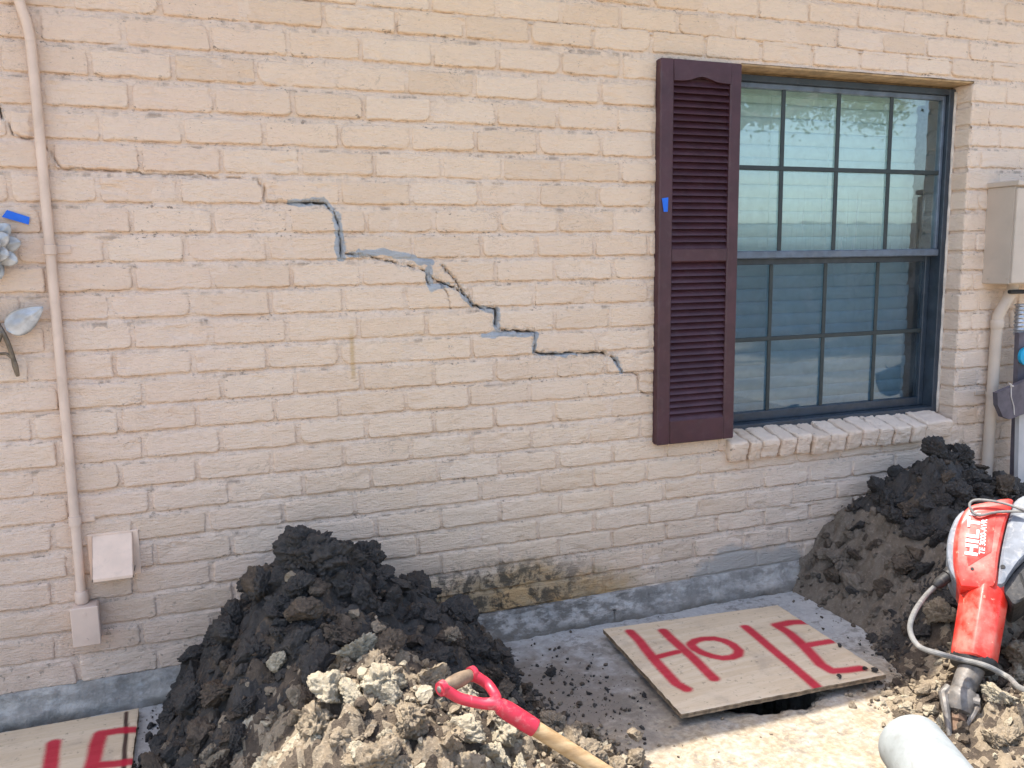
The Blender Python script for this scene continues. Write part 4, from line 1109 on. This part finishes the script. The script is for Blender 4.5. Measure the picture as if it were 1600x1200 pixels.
for k in range(1150):
    u = rg.random()
    if u < .5: x = rg.normal(1.03, .15); y = rg.normal(-.46, .17)
    elif u < .75: x = rg.uniform(-.1, 2.1); y = rg.uniform(-1.2, -.06)
    elif u < .9: x = rg.normal(1.95, .12); y = rg.normal(-.75, .12)
    else: x = rg.normal(.0, .1); y = rg.normal(-.2, .12)
    if y > -.06: continue
    r = .0018+.009*rg.random()**3.5
    inb = (1.27 < x < 1.98) and (-.70 < y < -.10)
    if inb: continue
    cr.add('clay' if rg.random() < (.75 if y > -.6 else .2) else ('loam' if y > -.6 else 'tan'), (x, y, r*.4), r, rg, 1)
sc = empty('scattered_soil', None, None); tag(sc, 'fine dark soil crumbs scattered over the walkway', 'soil', kind='stuff'); cr.build(sc, (0, 0, 0))

# ================================================================== PLYWOOD BOARDS
def ply_mat():
    t = NT('spray_painted_plywood'); p = t.pos(True)
    g = t.noise(t.scaled(p, (2.2, 15, 5)), 1.0, 5, .55, 1.6)
    c = t.mix(t.ramp(g, .36, .64), (.58, .455, .305), (.65, .53, .375))
    fine = t.noise(t.scaled(p, (24, 300, 24)), 1.0, 4, .6)
    c = t.mix(t.ramp(fine, .5, .75, 0, .45), c, (.37, .28, .19))
    st_ = t.noise(p, 7, 6, .65, .5); c = t.mix(t.ramp(st_, .48, .70, 0, .55), c, (.36, .29, .22))
    ds = t.noise(p, 42, 7, .72); c = t.mix(t.ramp(ds, .57, .68, 0, .65), c, (.15, .12, .09))
    c = t.mix(t.attr('stripe'), c, (.07, .04, .03))
    pt = t.math('ADD', t.attr('paint'), t.math('MULTIPLY', t.math('SUBTRACT', t.noise(p, 420, 2), .5), t.math('MULTIPLY', t.math('MULTIPLY', t.attr('paint'), t.math('SUBTRACT', 1, t.attr('paint'))), 2.2)))
    pt = t.ramp(pt, .10, .80)
    c = t.mix(t.math('MULTIPLY', pt, .95), c, t.mix(t.ramp(g, .3, .7), (.42, .010, .030), (.50, .018, .045)))
    return t.fin(c, .8, t.bump(t.math('ADD', fine, t.math('MULTIPLY', g, .5)), .4, .002), 0, .2)
M['ply'] = ply_mat()
M['plyedge'] = plain('plywood_edge_layers', (.26, .19, .12), .9, var=.4, vscale=60)
def board(name, C4, th, strokes, rad, label, stripe=None, warp=.004):
    """C4: back-left, back-right, front-right, front-left of the top face"""
    c = sum(C4)/4; n = 190
    u, v = np.meshgrid(np.linspace(0, 1, n), np.linspace(0, 1, n), indexing='ij')
    P = ((1-u)*(1-v))[..., None]*C4[0]+(u*(1-v))[..., None]*C4[1]+(u*v)[..., None]*C4[2]+((1-u)*v)[..., None]*C4[3]
    P[..., 2] += warp*np.sin(np.pi*u)*np.sin(np.pi*v)
    eu = np.minimum(np.minimum(u, 1-u), np.minimum(v, 1-v)); P[..., 2] -= .0015*np.exp(-eu/.004)
    ns = fbm(np.stack([P[..., 0]*9, P[..., 1]*9, u*0], -1), 4, 2)
    ed = (eu == 0)
    P[..., 0] += np.where(ed, .0025*fbm(np.stack([P[..., 0]*45, P[..., 1]*45, u*0], -1), 14, 3), 0); P[..., 1] += np.where(ed, .0025*fbm(np.stack([P[..., 0]*45, P[..., 1]*45, u*0+7], -1), 14, 3), 0)
    paint = np.zeros(u.shape)
    for pl, wd in strokes:
        for A, B in zip(pl[:-1], pl[1:]):
            d, _ = seg_dist(P[..., 0]+.003*ns, P[..., 1]+.003*ns, A, B); paint = np.maximum(paint, 1-sstep(rad*wd*.05, rad*wd*2.0, d))
    sp = np.zeros(u.shape)
    if stripe is not None:
        d, _ = seg_dist(P[..., 0]+.008*ns, P[..., 1], *stripe); sp = 1-sstep(.003, .008, d)
    root = empty(name, label, 'board', 'boards covering the dug holes', loc=c)
    mesh_obj('top_ply', P.reshape(-1, 3)-c, grid_faces(n, n)[:, ::-1], M['ply'], root, True, {'paint': paint, 'stripe': sp})
    b = MB(); per = [P[i, 0] for i in range(n)]+[P[-1, j] for j in range(1, n)]+[P[i, -1] for i in range(n-2, -1, -1)]+[P[0, j] for j in range(n-2, 0, -1)]
    for lay, (za, zb_, ins) in enumerate(((.0, th*.27, .0), (th*.27, th*.5, .0016), (th*.5, th*.75, .0002), (th*.75, th, .001))):
        V = []
        for z_ in (za, zb_):
            for p_ in per:
                q = p_-c; q = q*(1-ins/.3); V.append((q[0], q[1], p_[2]-c[2]-z_-.0002))
        m_ = len(per); b.add(V, [(i, (i+1) % m_, m_+(i+1) % m_, m_+i) for i in range(m_)])
    V = [(p_[0]-c[0], p_[1]-c[1], p_[2]-c[2]-th) for p_ in per]; b.add(V, [tuple(range(len(per)))])
    b.build('ply_edge', M['plyedge'], root)
    return root
def zs_(pts, z): return [tuple(on_z(a, b_, z)[:2]) for a, b_ in pts]
zb1 = .041
O = [(215, 600), (232, 588), (262, 581), (310, 580), (350, 590), (385, 608), (412, 632), (408, 650), (382, 660), (345, 663), (300, 655), (258, 640), (228, 622), (213, 606), (215, 600)]
ST = [(zs_([(984, 985), (1000, 1001), (1030, 1038), (1057, 1067), (1073, 1076)], zb1), 1.0), (zs_([(1036, 984), (1075, 1021), (1116, 1060)], zb1), 1.0), (zs_([(1019, 1027), (1059, 1018)], zb1), .85),
      (zs_([(1000+.375*a, 780+.375*b_) for a, b_ in O], zb1), .95), (zs_([(1165, 979), (1210, 1018), (1276, 1072)], zb1), 1.0),
      (zs_([(1214, 976), (1236, 971), (1259, 970)], zb1), 1.15), (zs_([(1214, 976), (1232, 988), (1259, 1012), (1283, 1038), (1300, 1048)], zb1), 1.1), (zs_([(1256, 1009), (1297, 1001)], zb1), .95), (zs_([(1300, 1048), (1322, 1047), (1345, 1044)], zb1), 1.0)]
board('plywood_board', BD, .013, ST, .0155, 'plywood board sprayed with the red word HOLE over the dug hole')
LB = [on_z(-190, 1178, .022), on_z(217, 1106, .022), None, None]
LB[2] = LB[1]+(on_z(205, 1200, .022)-LB[1])*1.6; LB[3] = LB[0]+(LB[2]-LB[1])
z2 = .024
ST2 = [(zs_([(84, 1161), (80, 1185), (74, 1225), (120, 1228)], z2), 1.45), (zs_([(157, 1146), (151, 1165), (141, 1205), (135, 1240)], z2), 1.5), (zs_([(157, 1146), (185, 1141), (209, 1139)], z2), 1.35), (zs_([(147, 1196), (180, 1193), (206, 1189)], z2), 1.25), (zs_([(135, 1240), (200, 1236)], z2), 1.3)]
board('plywood_board', LB, .018, ST2, .0115, 'plywood board with red letters LE at the lower left corner', (tuple(on_z(199, 1112, z2)[:2]), tuple(on_z(190, 1215, z2)[:2])))
# ================================================================== SHOVEL
M['redpaint'] = plain('scuffed_red_paint', (.46, .022, .045), .42, 0, .5, var=.15, vscale=30, bump=.1, dirt=(.62, .30, .28), dirt_amt=.45)
def wood_mat():
    t = NT('worn_ash_wood'); p = t.pos(True)
    g = t.noise(t.scaled(p, (6, 60, 60)), 1.0, 5, .6, .4)
    c = t.mix(t.ramp(g, .35, .65), (.34, .215, .10), (.50, .35, .19))
    c = t.mix(t.ramp(t.noise(p, 30, 6, .65), .55, .75, 0, .5), c, (.20, .14, .085))
    return t.fin(c, .6, t.bump(g, .3, .002), 0, .35)
M['wood'] = wood_mat()
M['oldwood'] = plain('grey_brown_handled_wood', (.20, .14, .09), .7, var=.3, vscale=40, bump=.3, dirt=(.32, .26, .2), dirt_amt=.4, obj=True)
M['steel'] = plain('scratched_tool_steel', (.17, .155, .14), .6, .35, .5, var=.35, vscale=40, bump=.3, dirt=(.20, .155, .115), dirt_amt=.8)
g0 = on_z(692, 1075, .385); g1 = on_z(737, 1053, .385)               # ends of the grip
yk = on_z(803, 1117, .325); s1 = on_z(938, 1202, .205)
ax = Vector(s1-yk).normalized()
gm = (Vector(g0)+Vector(g1))/2
shov = empty('shovel', 'shovel with a red D handle and wooden shaft lying on the soil heap', 'shovel', loc=yk)
toL = lambda p: Vector(p)-Vector(yk)
gd = (Vector(g1)-Vector(g0)).normalized(); gl = (Vector(g1)-Vector(g0)).length
b = MB(); rr = [.0105, .013, .0148, .0155, .0148, .013, .0105]
b.tube([toL(g0)+gd*gl*(i/6) for i in range(7)], rr, 16); smooth_angle(b.build('grip', M['oldwood'], shov))
b = MB(); fork = toL(yk)-ax*.035
for gp, sgn in ((g0, -1), (g1, 1)):
    e = toL(gp)
    pts = catmull([e-ax*.006, e+ax*.010, e+ax*.040-gd*sgn*.001, fork*.5+(e+ax*.05)*.5, fork-ax*.004, fork+ax*.03], 8)
    b.tube(pts, list(np.interp(np.linspace(0, 1, len(pts)), [0, .12, .3, .6, .85, 1], [.009, .013, .011, .011, .013, .016])), 14)
    b.tube([e-gd*sgn*.004, e+gd*sgn*.008], [.0155, .0145], 16)
b.tube([fork, fork+ax*.02, fork+ax*.06, fork+ax*.085], [.016, .019, .0188, .018], 16)
smooth_angle(b.build('yoke', M['redpaint'], shov), 50)
for gp, sgn in ((g0, -1), (g1, 1)):
    b = MB(); e = toL(gp)+gd*sgn*.008; b.tube([e, e+gd*sgn*.003, e+gd*sgn*.004], [.007, .006, .003], 10); b.build('rivet', M['steel'], shov)
Ls = .43
b = MB(); b.tube([fork+ax*.04+ax*Ls*(i/8) for i in range(9)], [.0158]*9, 18); sh_ = smooth_angle(b.build('shaft', M['wood'], shov))
end = fork+ax*(.04+Ls)
b = MB(); b.tube([end-ax*.12, end, end+ax*.08], [.0195, .0195, .014], 14); smooth_angle(b.build('socket', M['steel'], shov))
side = ax.cross(Vector((0, 0, 1))).normalized(); nrm = side.cross(ax).normalized(); V = []
for layer in (0, 1):
    for i in range(13):
        t = i/12
        wd = .105*(1 if t < .55 else math.sqrt(max(0, 1-((t-.55)/.46)**2)))
        for j in range(9):
            s = j/8*2-1; V.append(end+ax*(.03+.28*t)+side*wd*s+nrm*(.022*s*s-.003*layer+.02*t))
F = [tuple(int(q)+117*l for q in f) for l in (0, 1) for f in grid_faces(13, 9)]
F += [(j, j+1, 117+j+1, 117+j) for j in range(8)]
b = MB(); b.add(V, F); smooth_angle(b.build('blade', M['steel'], shov))

# ================================================================== CONCRETE CYLINDER
M['cylconc'] = plain('smooth_pale_concrete', (.27, .29, .285), .8, var=.12, vscale=22, bump=.25, bscale=200, dirt=(.20, .19, .17), dirt_amt=.5)
ca = on_z(1423, 1163, .078); cdir = Vector((on_z(1485, 1245, .078)-ca)); cdir.z = 0; cdir.normalize()
rad = .077
cyl = empty('concrete_cylinder', 'pale grey concrete pile cylinder lying beside the hammer chisel', 'cylinder', loc=ca)
b = MB(); b.tube([cdir*t for t in (-.006, -.004, 0, .006, .02, .1, .2, .3, .3)], [rad-.009, rad-.004, rad-.0015, rad, rad, rad, rad, rad, rad-.004], 48); smooth_angle(b.build('pile_body', M['cylconc'], cyl))
b = MB(); b.tube([-cdir*.0062, -cdir*.0072], [.014, .012], 20); b.build('centre_hole', M['black'], cyl)

# ================================================================== DEMOLITION HAMMER
def hred():
    t = NT('glossy_red_enamel'); p = t.pos()
    n = t.noise(p, 18, 6, .65, .5); s = t.noise(p, 70, 5, .7)
    c = t.mix(t.ramp(n, .3, .7), (.58, .022, .012), (.66, .034, .018))
    sc_ = t.math('MULTIPLY', t.ramp(s, .60, .66), t.ramp(n, .45, .6))
    c = t.mix(t.math('MULTIPLY', sc_, .6), c, (.60, .42, .30))
    c = t.mix(t.ramp(t.noise(p, 11, 6, .65), .42, .70, 0, .5), c, (.47, .33, .26))
    return t.fin(c, t.ramp(n, .3, .7, .25, .48), t.bump(s, .1, .001), 0, .5)
M['hred'] = hred()
M['hgrey'] = plain('dusty_grey_plastic', (.165, .18, .205), .5, 0, .4, var=.2, vscale=30, dirt=(.42, .41, .40), dirt_amt=.55)
M['hblack'] = plain('dusty_black_plastic', (.022, .021, .021), .55, 0, .4, var=.3, vscale=30, dirt=(.18, .15, .12), dirt_amt=.35)
M['hwhite'] = plain('white_print', (.80, .78, .76), .6, dirt=(.5, .3, .28), dirt_amt=.3)
M['cable'] = plain('dusty_grey_rubber_cable', (.17, .165, .155), .75, var=.2, vscale=40, dirt=(.36, .33, .28), dirt_amt=.5)
S0 = np.array(on_z(1521, 1036, .17)); S1 = np.array(on_z(1541, 912, .335))
hd = Vector(S1-S0); hl_ = hd.length; hd.normalize()
tocam = (Vector(CAM)-Vector(S1)).normalized()
hn = (tocam-hd*tocam.dot(hd)); hn.normalize(); hn = (hn+Vector((0, 0, .25)))
hn = (hn-hd*hn.dot(hd)).normalized()
hx = hd.cross(hn).normalized()            # to the viewer's right
ham = empty('demolition_hammer', 'dusty red electric demolition hammer lying on the right soil heap', 'demolition hammer', loc=S1)
def hp(px, py, lift=0.0):                 # photo pixel onto the tool's own face plane, raised by lift
    o = np.array(S1)+np.array(hn)*lift
    return Vector(on_plane(px, py, o, np.array(hn)))-Vector(S1)
def slab(name, pts, back, front, mat, bev=.012, parent=ham):
    b = MB(); P = [hp(a, c, front) for a, c in pts]
    b.prism([np.array(q-hn*(front-back)) for q in P], np.array(hn*(front-back)), bev)
    return smooth_angle(b.build(name, mat, parent), 30)
def dense(pts, k=4): return [tuple(q) for q in np.array(catmull(pts+[pts[0]], k))[:-1]]
slab('motor_housing', dense([(1501, 917), (1493, 896), (1489, 868), (1491, 836), (1498, 810), (1514, 788), (1540, 781), (1576, 775), (1584, 784), (1573, 815), (1562, 866), (1556, 912), (1545, 918), (1522, 919)], 3), -.08, .070, M['hred'], .016)
slab('side_trim', dense([(1500, 914), (1487, 898), (1480, 876), (1479, 852), (1484, 828), (1494, 806), (1508, 796), (1503, 830), (1500, 870)], 3), -.085, .044, M['hgrey'], .010)
slab('grey_cover', dense([(1557, 915), (1562, 868), (1573, 816), (1584, 782), (1610, 768), (1645, 772), (1668, 810), (1660, 840), (1618, 858), (1588, 884), (1568, 912)], 3), -.085, .062, M['hgrey'], .016)
gr = slab('vent_grille', dense([(1562, 918), (1590, 884), (1620, 858), (1665, 838), (1676, 880), (1640, 915), (1610, 930), (1585, 945), (1575, 935)], 3), -.09, .040, M['hblack'], .010)
for i in range(6):
    a = (1594+i*9, 896-i*6.5); c_ = (1603+i*9, 922-i*6.5)
    b = MB(); b.tube([hp(*a, .0405), hp(*c_, .0405)], .0035, 6); b.build('vent_slot', M['black'], gr)
slab('rear_handle', dense([(1640, 772), (1690, 748), (1760, 760), (1765, 790), (1700, 800), (1668, 812)], 3), -.03, .03, M['hblack'], .010)
slab('label_panel', [(1513, 884), (1510, 868), (1519, 800), (1546, 797), (1557, 800), (1549, 862)], .0695, .0715, M['hred'], .0006)
b = MB(); c0 = hp(1519, 889, .0695); b.tube([c0, c0+hn*.0022], .0045, 10); b.build('screw', M['black'], ham)
b = MB(); c0 = hp(1567, 886, .0615); b.tube([c0, c0+hn*.0022], .006, 10); b.build('screw', M['black'], ham)
# sleeve: faceted tube
def loft(name, secs, mat, parent=ham, ang=30):
    b = MB(); n = len(secs[0][1]); V = []; F = []
    for t, pr in secs:
        for (x, y) in pr: V.append(hd*t+hx*x+hn*y)
    for k in range(len(secs)-1):
        for i in range(n): F.append((k*n+i, k*n+(i+1) % n, (k+1)*n+(i+1) % n, (k+1)*n+i))
    F += [tuple(range(n)), tuple((len(secs)-1)*n+i for i in range(n))]
    b.add(V, F); return smooth_angle(b.build(name, mat, parent), ang)
def octa(w, d, r=.35, off=0.0):
    P = [(-w, -d*.5), (-w, d*.30), (-w*.62, d*.78), (-w*.08, d), (w*.10, d*.98), (w*.72, d*.62), (w, d*.18), (w, -d*.5), (w*.6, -d), (-w*.6, -d)]
    out = []
    for i in range(len(P)):
        a = np.array(P[i-1]); q = np.array(P[i]); c = np.array(P[(i+1) % len(P)])
        out += [tuple(q+(a-q)*.18), tuple(q+(a-q)*.05+(c-q)*.05), tuple(q+(c-q)*.18)]
    return [(x+off, y) for x, y in out]
W1 = .5*(hp(1579, 918, .02)-hp(1501, 918, .02)).dot(hx)
L0 = -hl_
xo = .5*(hp(1579, 918, .02)+hp(1501, 918, .02)).dot(hx); xe = .5*(hp(1559, 1040, .02)+hp(1484, 1024, .02)).dot(hx)
We = .5*(hp(1559, 1040, .02)-hp(1484, 1030, .02)).dot(hx)
loft('red_sleeve', [(.03, octa(W1*.97, .062, off=xo)), (.0, octa(W1, .066, off=xo)), (-.01, octa(W1*1.01, .068, off=xo)), (L0*.9, octa(We*1.01, .066, off=xe)), (L0+.004, octa(We*.99, .064, off=xe)), (L0, octa(We*.95, .060, off=xe))], M['hred'])
def ring_tube(name, pts, rs, mat, n=24, parent=ham):
    b = MB(); b.tube(pts, rs, n); return smooth_angle(b.build(name, mat, parent), 40)
front = hd*L0+hx*xe
ring_tube('front_collar', [front+hd*.012, front, front-hd*.012, front-hd*.018], [.055, .056, .052, .034], M['hblack'])
k0 = hp(1509, 1052); k1 = hp(1503, 1082); k2 = hp(1496, 1125); k3 = hp(1487, 1190)
ring_tube('neck', [front-hd*.01, Vector(front)*.45+k1*.55, k1], [.031, .030, .028], M['steel'])
cdv = (k3-k1).normalized(); csd = cdv.cross(hn).normalized()
ck_ = ring_tube('tool_holder', [k1-cdv*.006, k1, k1+cdv*.018, k1+cdv*.040, k1+cdv*.052, k1+cdv*.056], [.030, .036, .038, .036, .031, .022], M['steel'])
b = MB(); b.tube([k1+csd*.030+hn*.012, k1+csd*.040+hn*.018+cdv*.02, k1+csd*.028+hn*.02+cdv*.06, k1+csd*.012+hn*.016+cdv*.12], [.012, .013, .010, .006], 10); smooth_angle(b.build('latch_arm', M['steel'], ham))
b = MB(); b.tube([k1-csd*.030+hn*.006, k1-csd*.038+cdv*.03+hn*.01, k1-csd*.02+cdv*.085+hn*.005], [.010, .009, .005], 8); smooth_angle(b.build('latch_arm', M['steel'], ham))
b = MB(); b.tube([k1-csd*.042+cdv*.018+hn*.016, k1+csd*.046+cdv*.018+hn*.016], .011, 10); smooth_angle(b.build('latch_pin', M['steel'], ham))
M['rust'] = plain('rusty_brown_steel', (.16, .10, .065), .65, .4, .4, var=.35, vscale=50, dirt=(.28, .23, .18), dirt_amt=.4)
b = MB(); b.tube([k1+cdv*.05, k1+cdv*.054, k1+cdv*.072, k1+cdv*.078, k1+cdv*.34], [.016, .021, .021, .0155, .0145], 6); b.build('chisel', M['rust'], ham)
# lettering, reading up the tool
tx = (hp(1520, 806, .072)-hp(1515, 862, .072)); tl = tx.length; tx.normalize(); ty = hn.cross(tx).normalized()
def letter_bars(s):
    return {'H': [(0, .22, 0, 1), (.58, .80, 0, 1), (.22, .58, .38, .62)], 'I': [(0, .22, 0, 1)], 'L': [(0, .22, 0, 1), (.22, .64, 0, .22)], 'T': [(0, .74, .78, 1), (.26, .48, 0, .78)]}[s]
wid = {'H': .80, 'I': .22, 'L': .64, 'T': .74}
tot = sum(wid[c_] for c_ in 'HILTI')+.14*4
o0 = hp(1527, 869, .0722); hgt = .030; sc_ = tl*1.18/tot
b = MB(); cur = 0
for ch in 'HILTI':
    for (a, c_, d_, e_) in letter_bars(ch):
        P = [o0+tx*(cur+xx)*sc_+ty*yy*hgt for xx, yy in ((a, d_), (c_, d_), (c_, e_), (a, e_))]
        b.prism([np.array(q) for q in P], np.array(hn*.0006))
    cur += wid[ch]+.14
b.build('maker_lettering', M['hwhite'], ham)
fc_ = bpy.data.curves.new('model_text', 'FONT'); fc_.body = 'TE 3000-AVR'; fc_.size = .019; fc_.extrude = .0003; fc_.offset = .0003
fo = bpy.data.objects.new('model_text', fc_); COL.objects.link(fo)
bpy.context.view_layer.update()
me = bpy.data.meshes.new_from_object(fo.evaluated_get(bpy.context.evaluated_depsgraph_get()))
bpy.data.objects.remove(fo); me.materials.clear(); me.materials.append(M['hwhite'])
o = bpy.data.objects.new('model_lettering', me); COL.objects.link(o); o.parent = ham
o1 = hp(1538, 867, .0722)
o.matrix_local = Matrix(((tx.x, ty.x, hn.x, o1.x), (tx.y, ty.y, hn.y, o1.y), (tx.z, ty.z, hn.z, o1.z), (0, 0, 0, 1)))
# power cord
b = MB(); c0 = hp(1490, 893, .0); c1 = hp(1466, 912, .0); dv = (c1-c0).normalized()
b.tube([c0+dv*-.01, c0+dv*.02, c0+dv*.022, c1, c1+dv*.012], [.022, .020, .0155, .015, .009], 12); smooth_angle(b.build('cable_gland', M['hblack'], ham))
def zl(px, py, z): return Vector(on_z(px, py, z))-Vector(S1)
pts = [c1, hp(1447, 930, -.002), zl(1428, 958, .30), zl(1422, 985, .27), zl(1436, 1010, .25), zl(1470, 1022, .25), hp(1500, 1030, .075), hp(1540, 1040, .085), hp(1575, 1058, .07), zl(1612, 1080, .22)]+[Vector((x_, y_, max(0, surfR(x_, y_)[1])+.03))-Vector(S1) for x_, y_ in ((2.2, -1.16), (2.42, -1.28), (2.75, -1.38), (3.1, -1.45))]
b = MB(); b.tube(catmull(pts, 8), .0068, 10); smooth_angle(b.build('power_cord', M['cable'], ham))
b = MB(); b.tube(catmull([hp(1660, 812, .080), hp(1610, 800, .082), hp(1560, 800, .078), hp(1530, 805, .080), hp(1518, 797, .082), hp(1516, 786, .085), hp(1530, 781, .088), hp(1570, 787, .086), hp(1620, 805, .085), hp(1680, 830, .08)], 8), .0038, 8); smooth_angle(b.build('cord_loop', M['cable'], ham))

# ================================================================== ACROSS THE YARD (tree seen only as reflections in the panes; fence added to darken them)
M['fence'] = plain('grey_brown_fence_wood', (.20, .16, .13), .85, var=.25, vscale=6)
fen = empty('added_fence', 'weathered plank fence added unseen across the yard to darken the lower pane reflections', 'fence', loc=(7, -8, 0))
b = MB(); b.box((0, 0, .85), (.138, .02, 1.7)); o = b.build('fence_board', M['fence'], fen); fm_ = o.data; o.location = (-7, 0, 0)
for i in range(1, 96):
    o = bpy.data.objects.new('fence_board', fm_); COL.objects.link(o); o.parent = fen; o.location = (-7+i*.145, rng.normal(0, .004), rng.normal(0, .01))
M['leaf'] = plain('live_oak_leaf', (.055, .095, .030), .6, var=.35, vscale=3)
M['bark'] = plain('oak_bark', (.10, .085, .07), .9, var=.3, vscale=8)
def mirrored(px, py, dist):               # a spot in the yard that the panes reflect towards the door of the photographer
    q = np.array(on_y(px, py, 2*fy+dist)); q[1] = 2*fy-q[1]; return q
tc = mirrored(1215, 95, 5.6)
tree = empty('oak_tree', 'spreading oak tree across the yard reflected in the upper panes', 'tree', loc=(tc[0]-.6, tc[1]-.6, 0))
T0 = np.array((tc[0]-.6, tc[1]-.6, 0))
hz_ = tc[2]
b = MB(); b.tube(catmull([(0, 0, -.1), (.1, 0, 1.0), (.0, .1, hz_*.7), (-.3, .2, hz_+.3)], 6), list(np.interp(np.linspace(0, 1, 19), [0, 1], [.24, .12])), 12)
limb = [mirrored(*q, 5.2)-T0 for q in ((1100, 130), (1140, 165), (1175, 181), (1215, 184), (1250, 168), (1285, 140), (1300, 110))]
b.tube(catmull([(0, .1, hz_*.7)]+limb, 6), list(np.interp(np.linspace(0, 1, 43), [0, .2, 1], [.10, .055, .035])), 8)
for ex in ((1.6, .4, hz_), (-1.8, .6, hz_+.3), (.6, -1.5, hz_+.6), (-1.2, -1.0, hz_+.5)):
    b.tube(catmull([(.0, .1, hz_*.7), (ex[0]*.5, ex[1]*.5, hz_*.9), ex], 6), list(np.interp(np.linspace(0, 1, 13), [0, 1], [.10, .03])), 8)
smooth_angle(b.build('trunk', M['bark'], tree))
rg = np.random.default_rng(3); cl = []
for k in range(90):
    u = rg.random()
    q = mirrored(1140+rg.random()**1.3*330, 20+rg.random()*165*(1-.4*u), 5.2+rg.random()*1.6)-T0
    cl.append(q)
cl = np.array(cl)
n = 30000; c_ = cl[rg.integers(0, len(cl), n)]+rg.normal(size=(n, 3))*.17
a1 = rg.normal(size=(n, 3)); a1 /= np.linalg.norm(a1, axis=1, keepdims=True); a2 = np.cross(a1, rg.normal(size=(n, 3))); a2 /= np.linalg.norm(a2, axis=1, keepdims=True)
s = rg.uniform(.022, .045, (n, 1)); V = np.stack([c_-a1*s, c_+a2*s*.5, c_+a1*s, c_-a2*s*.5], 1).reshape(-1, 3)
tag(mesh_obj('crown', V, np.arange(4*n).reshape(-1, 4), M['leaf'], tree, False), kind='stuff')
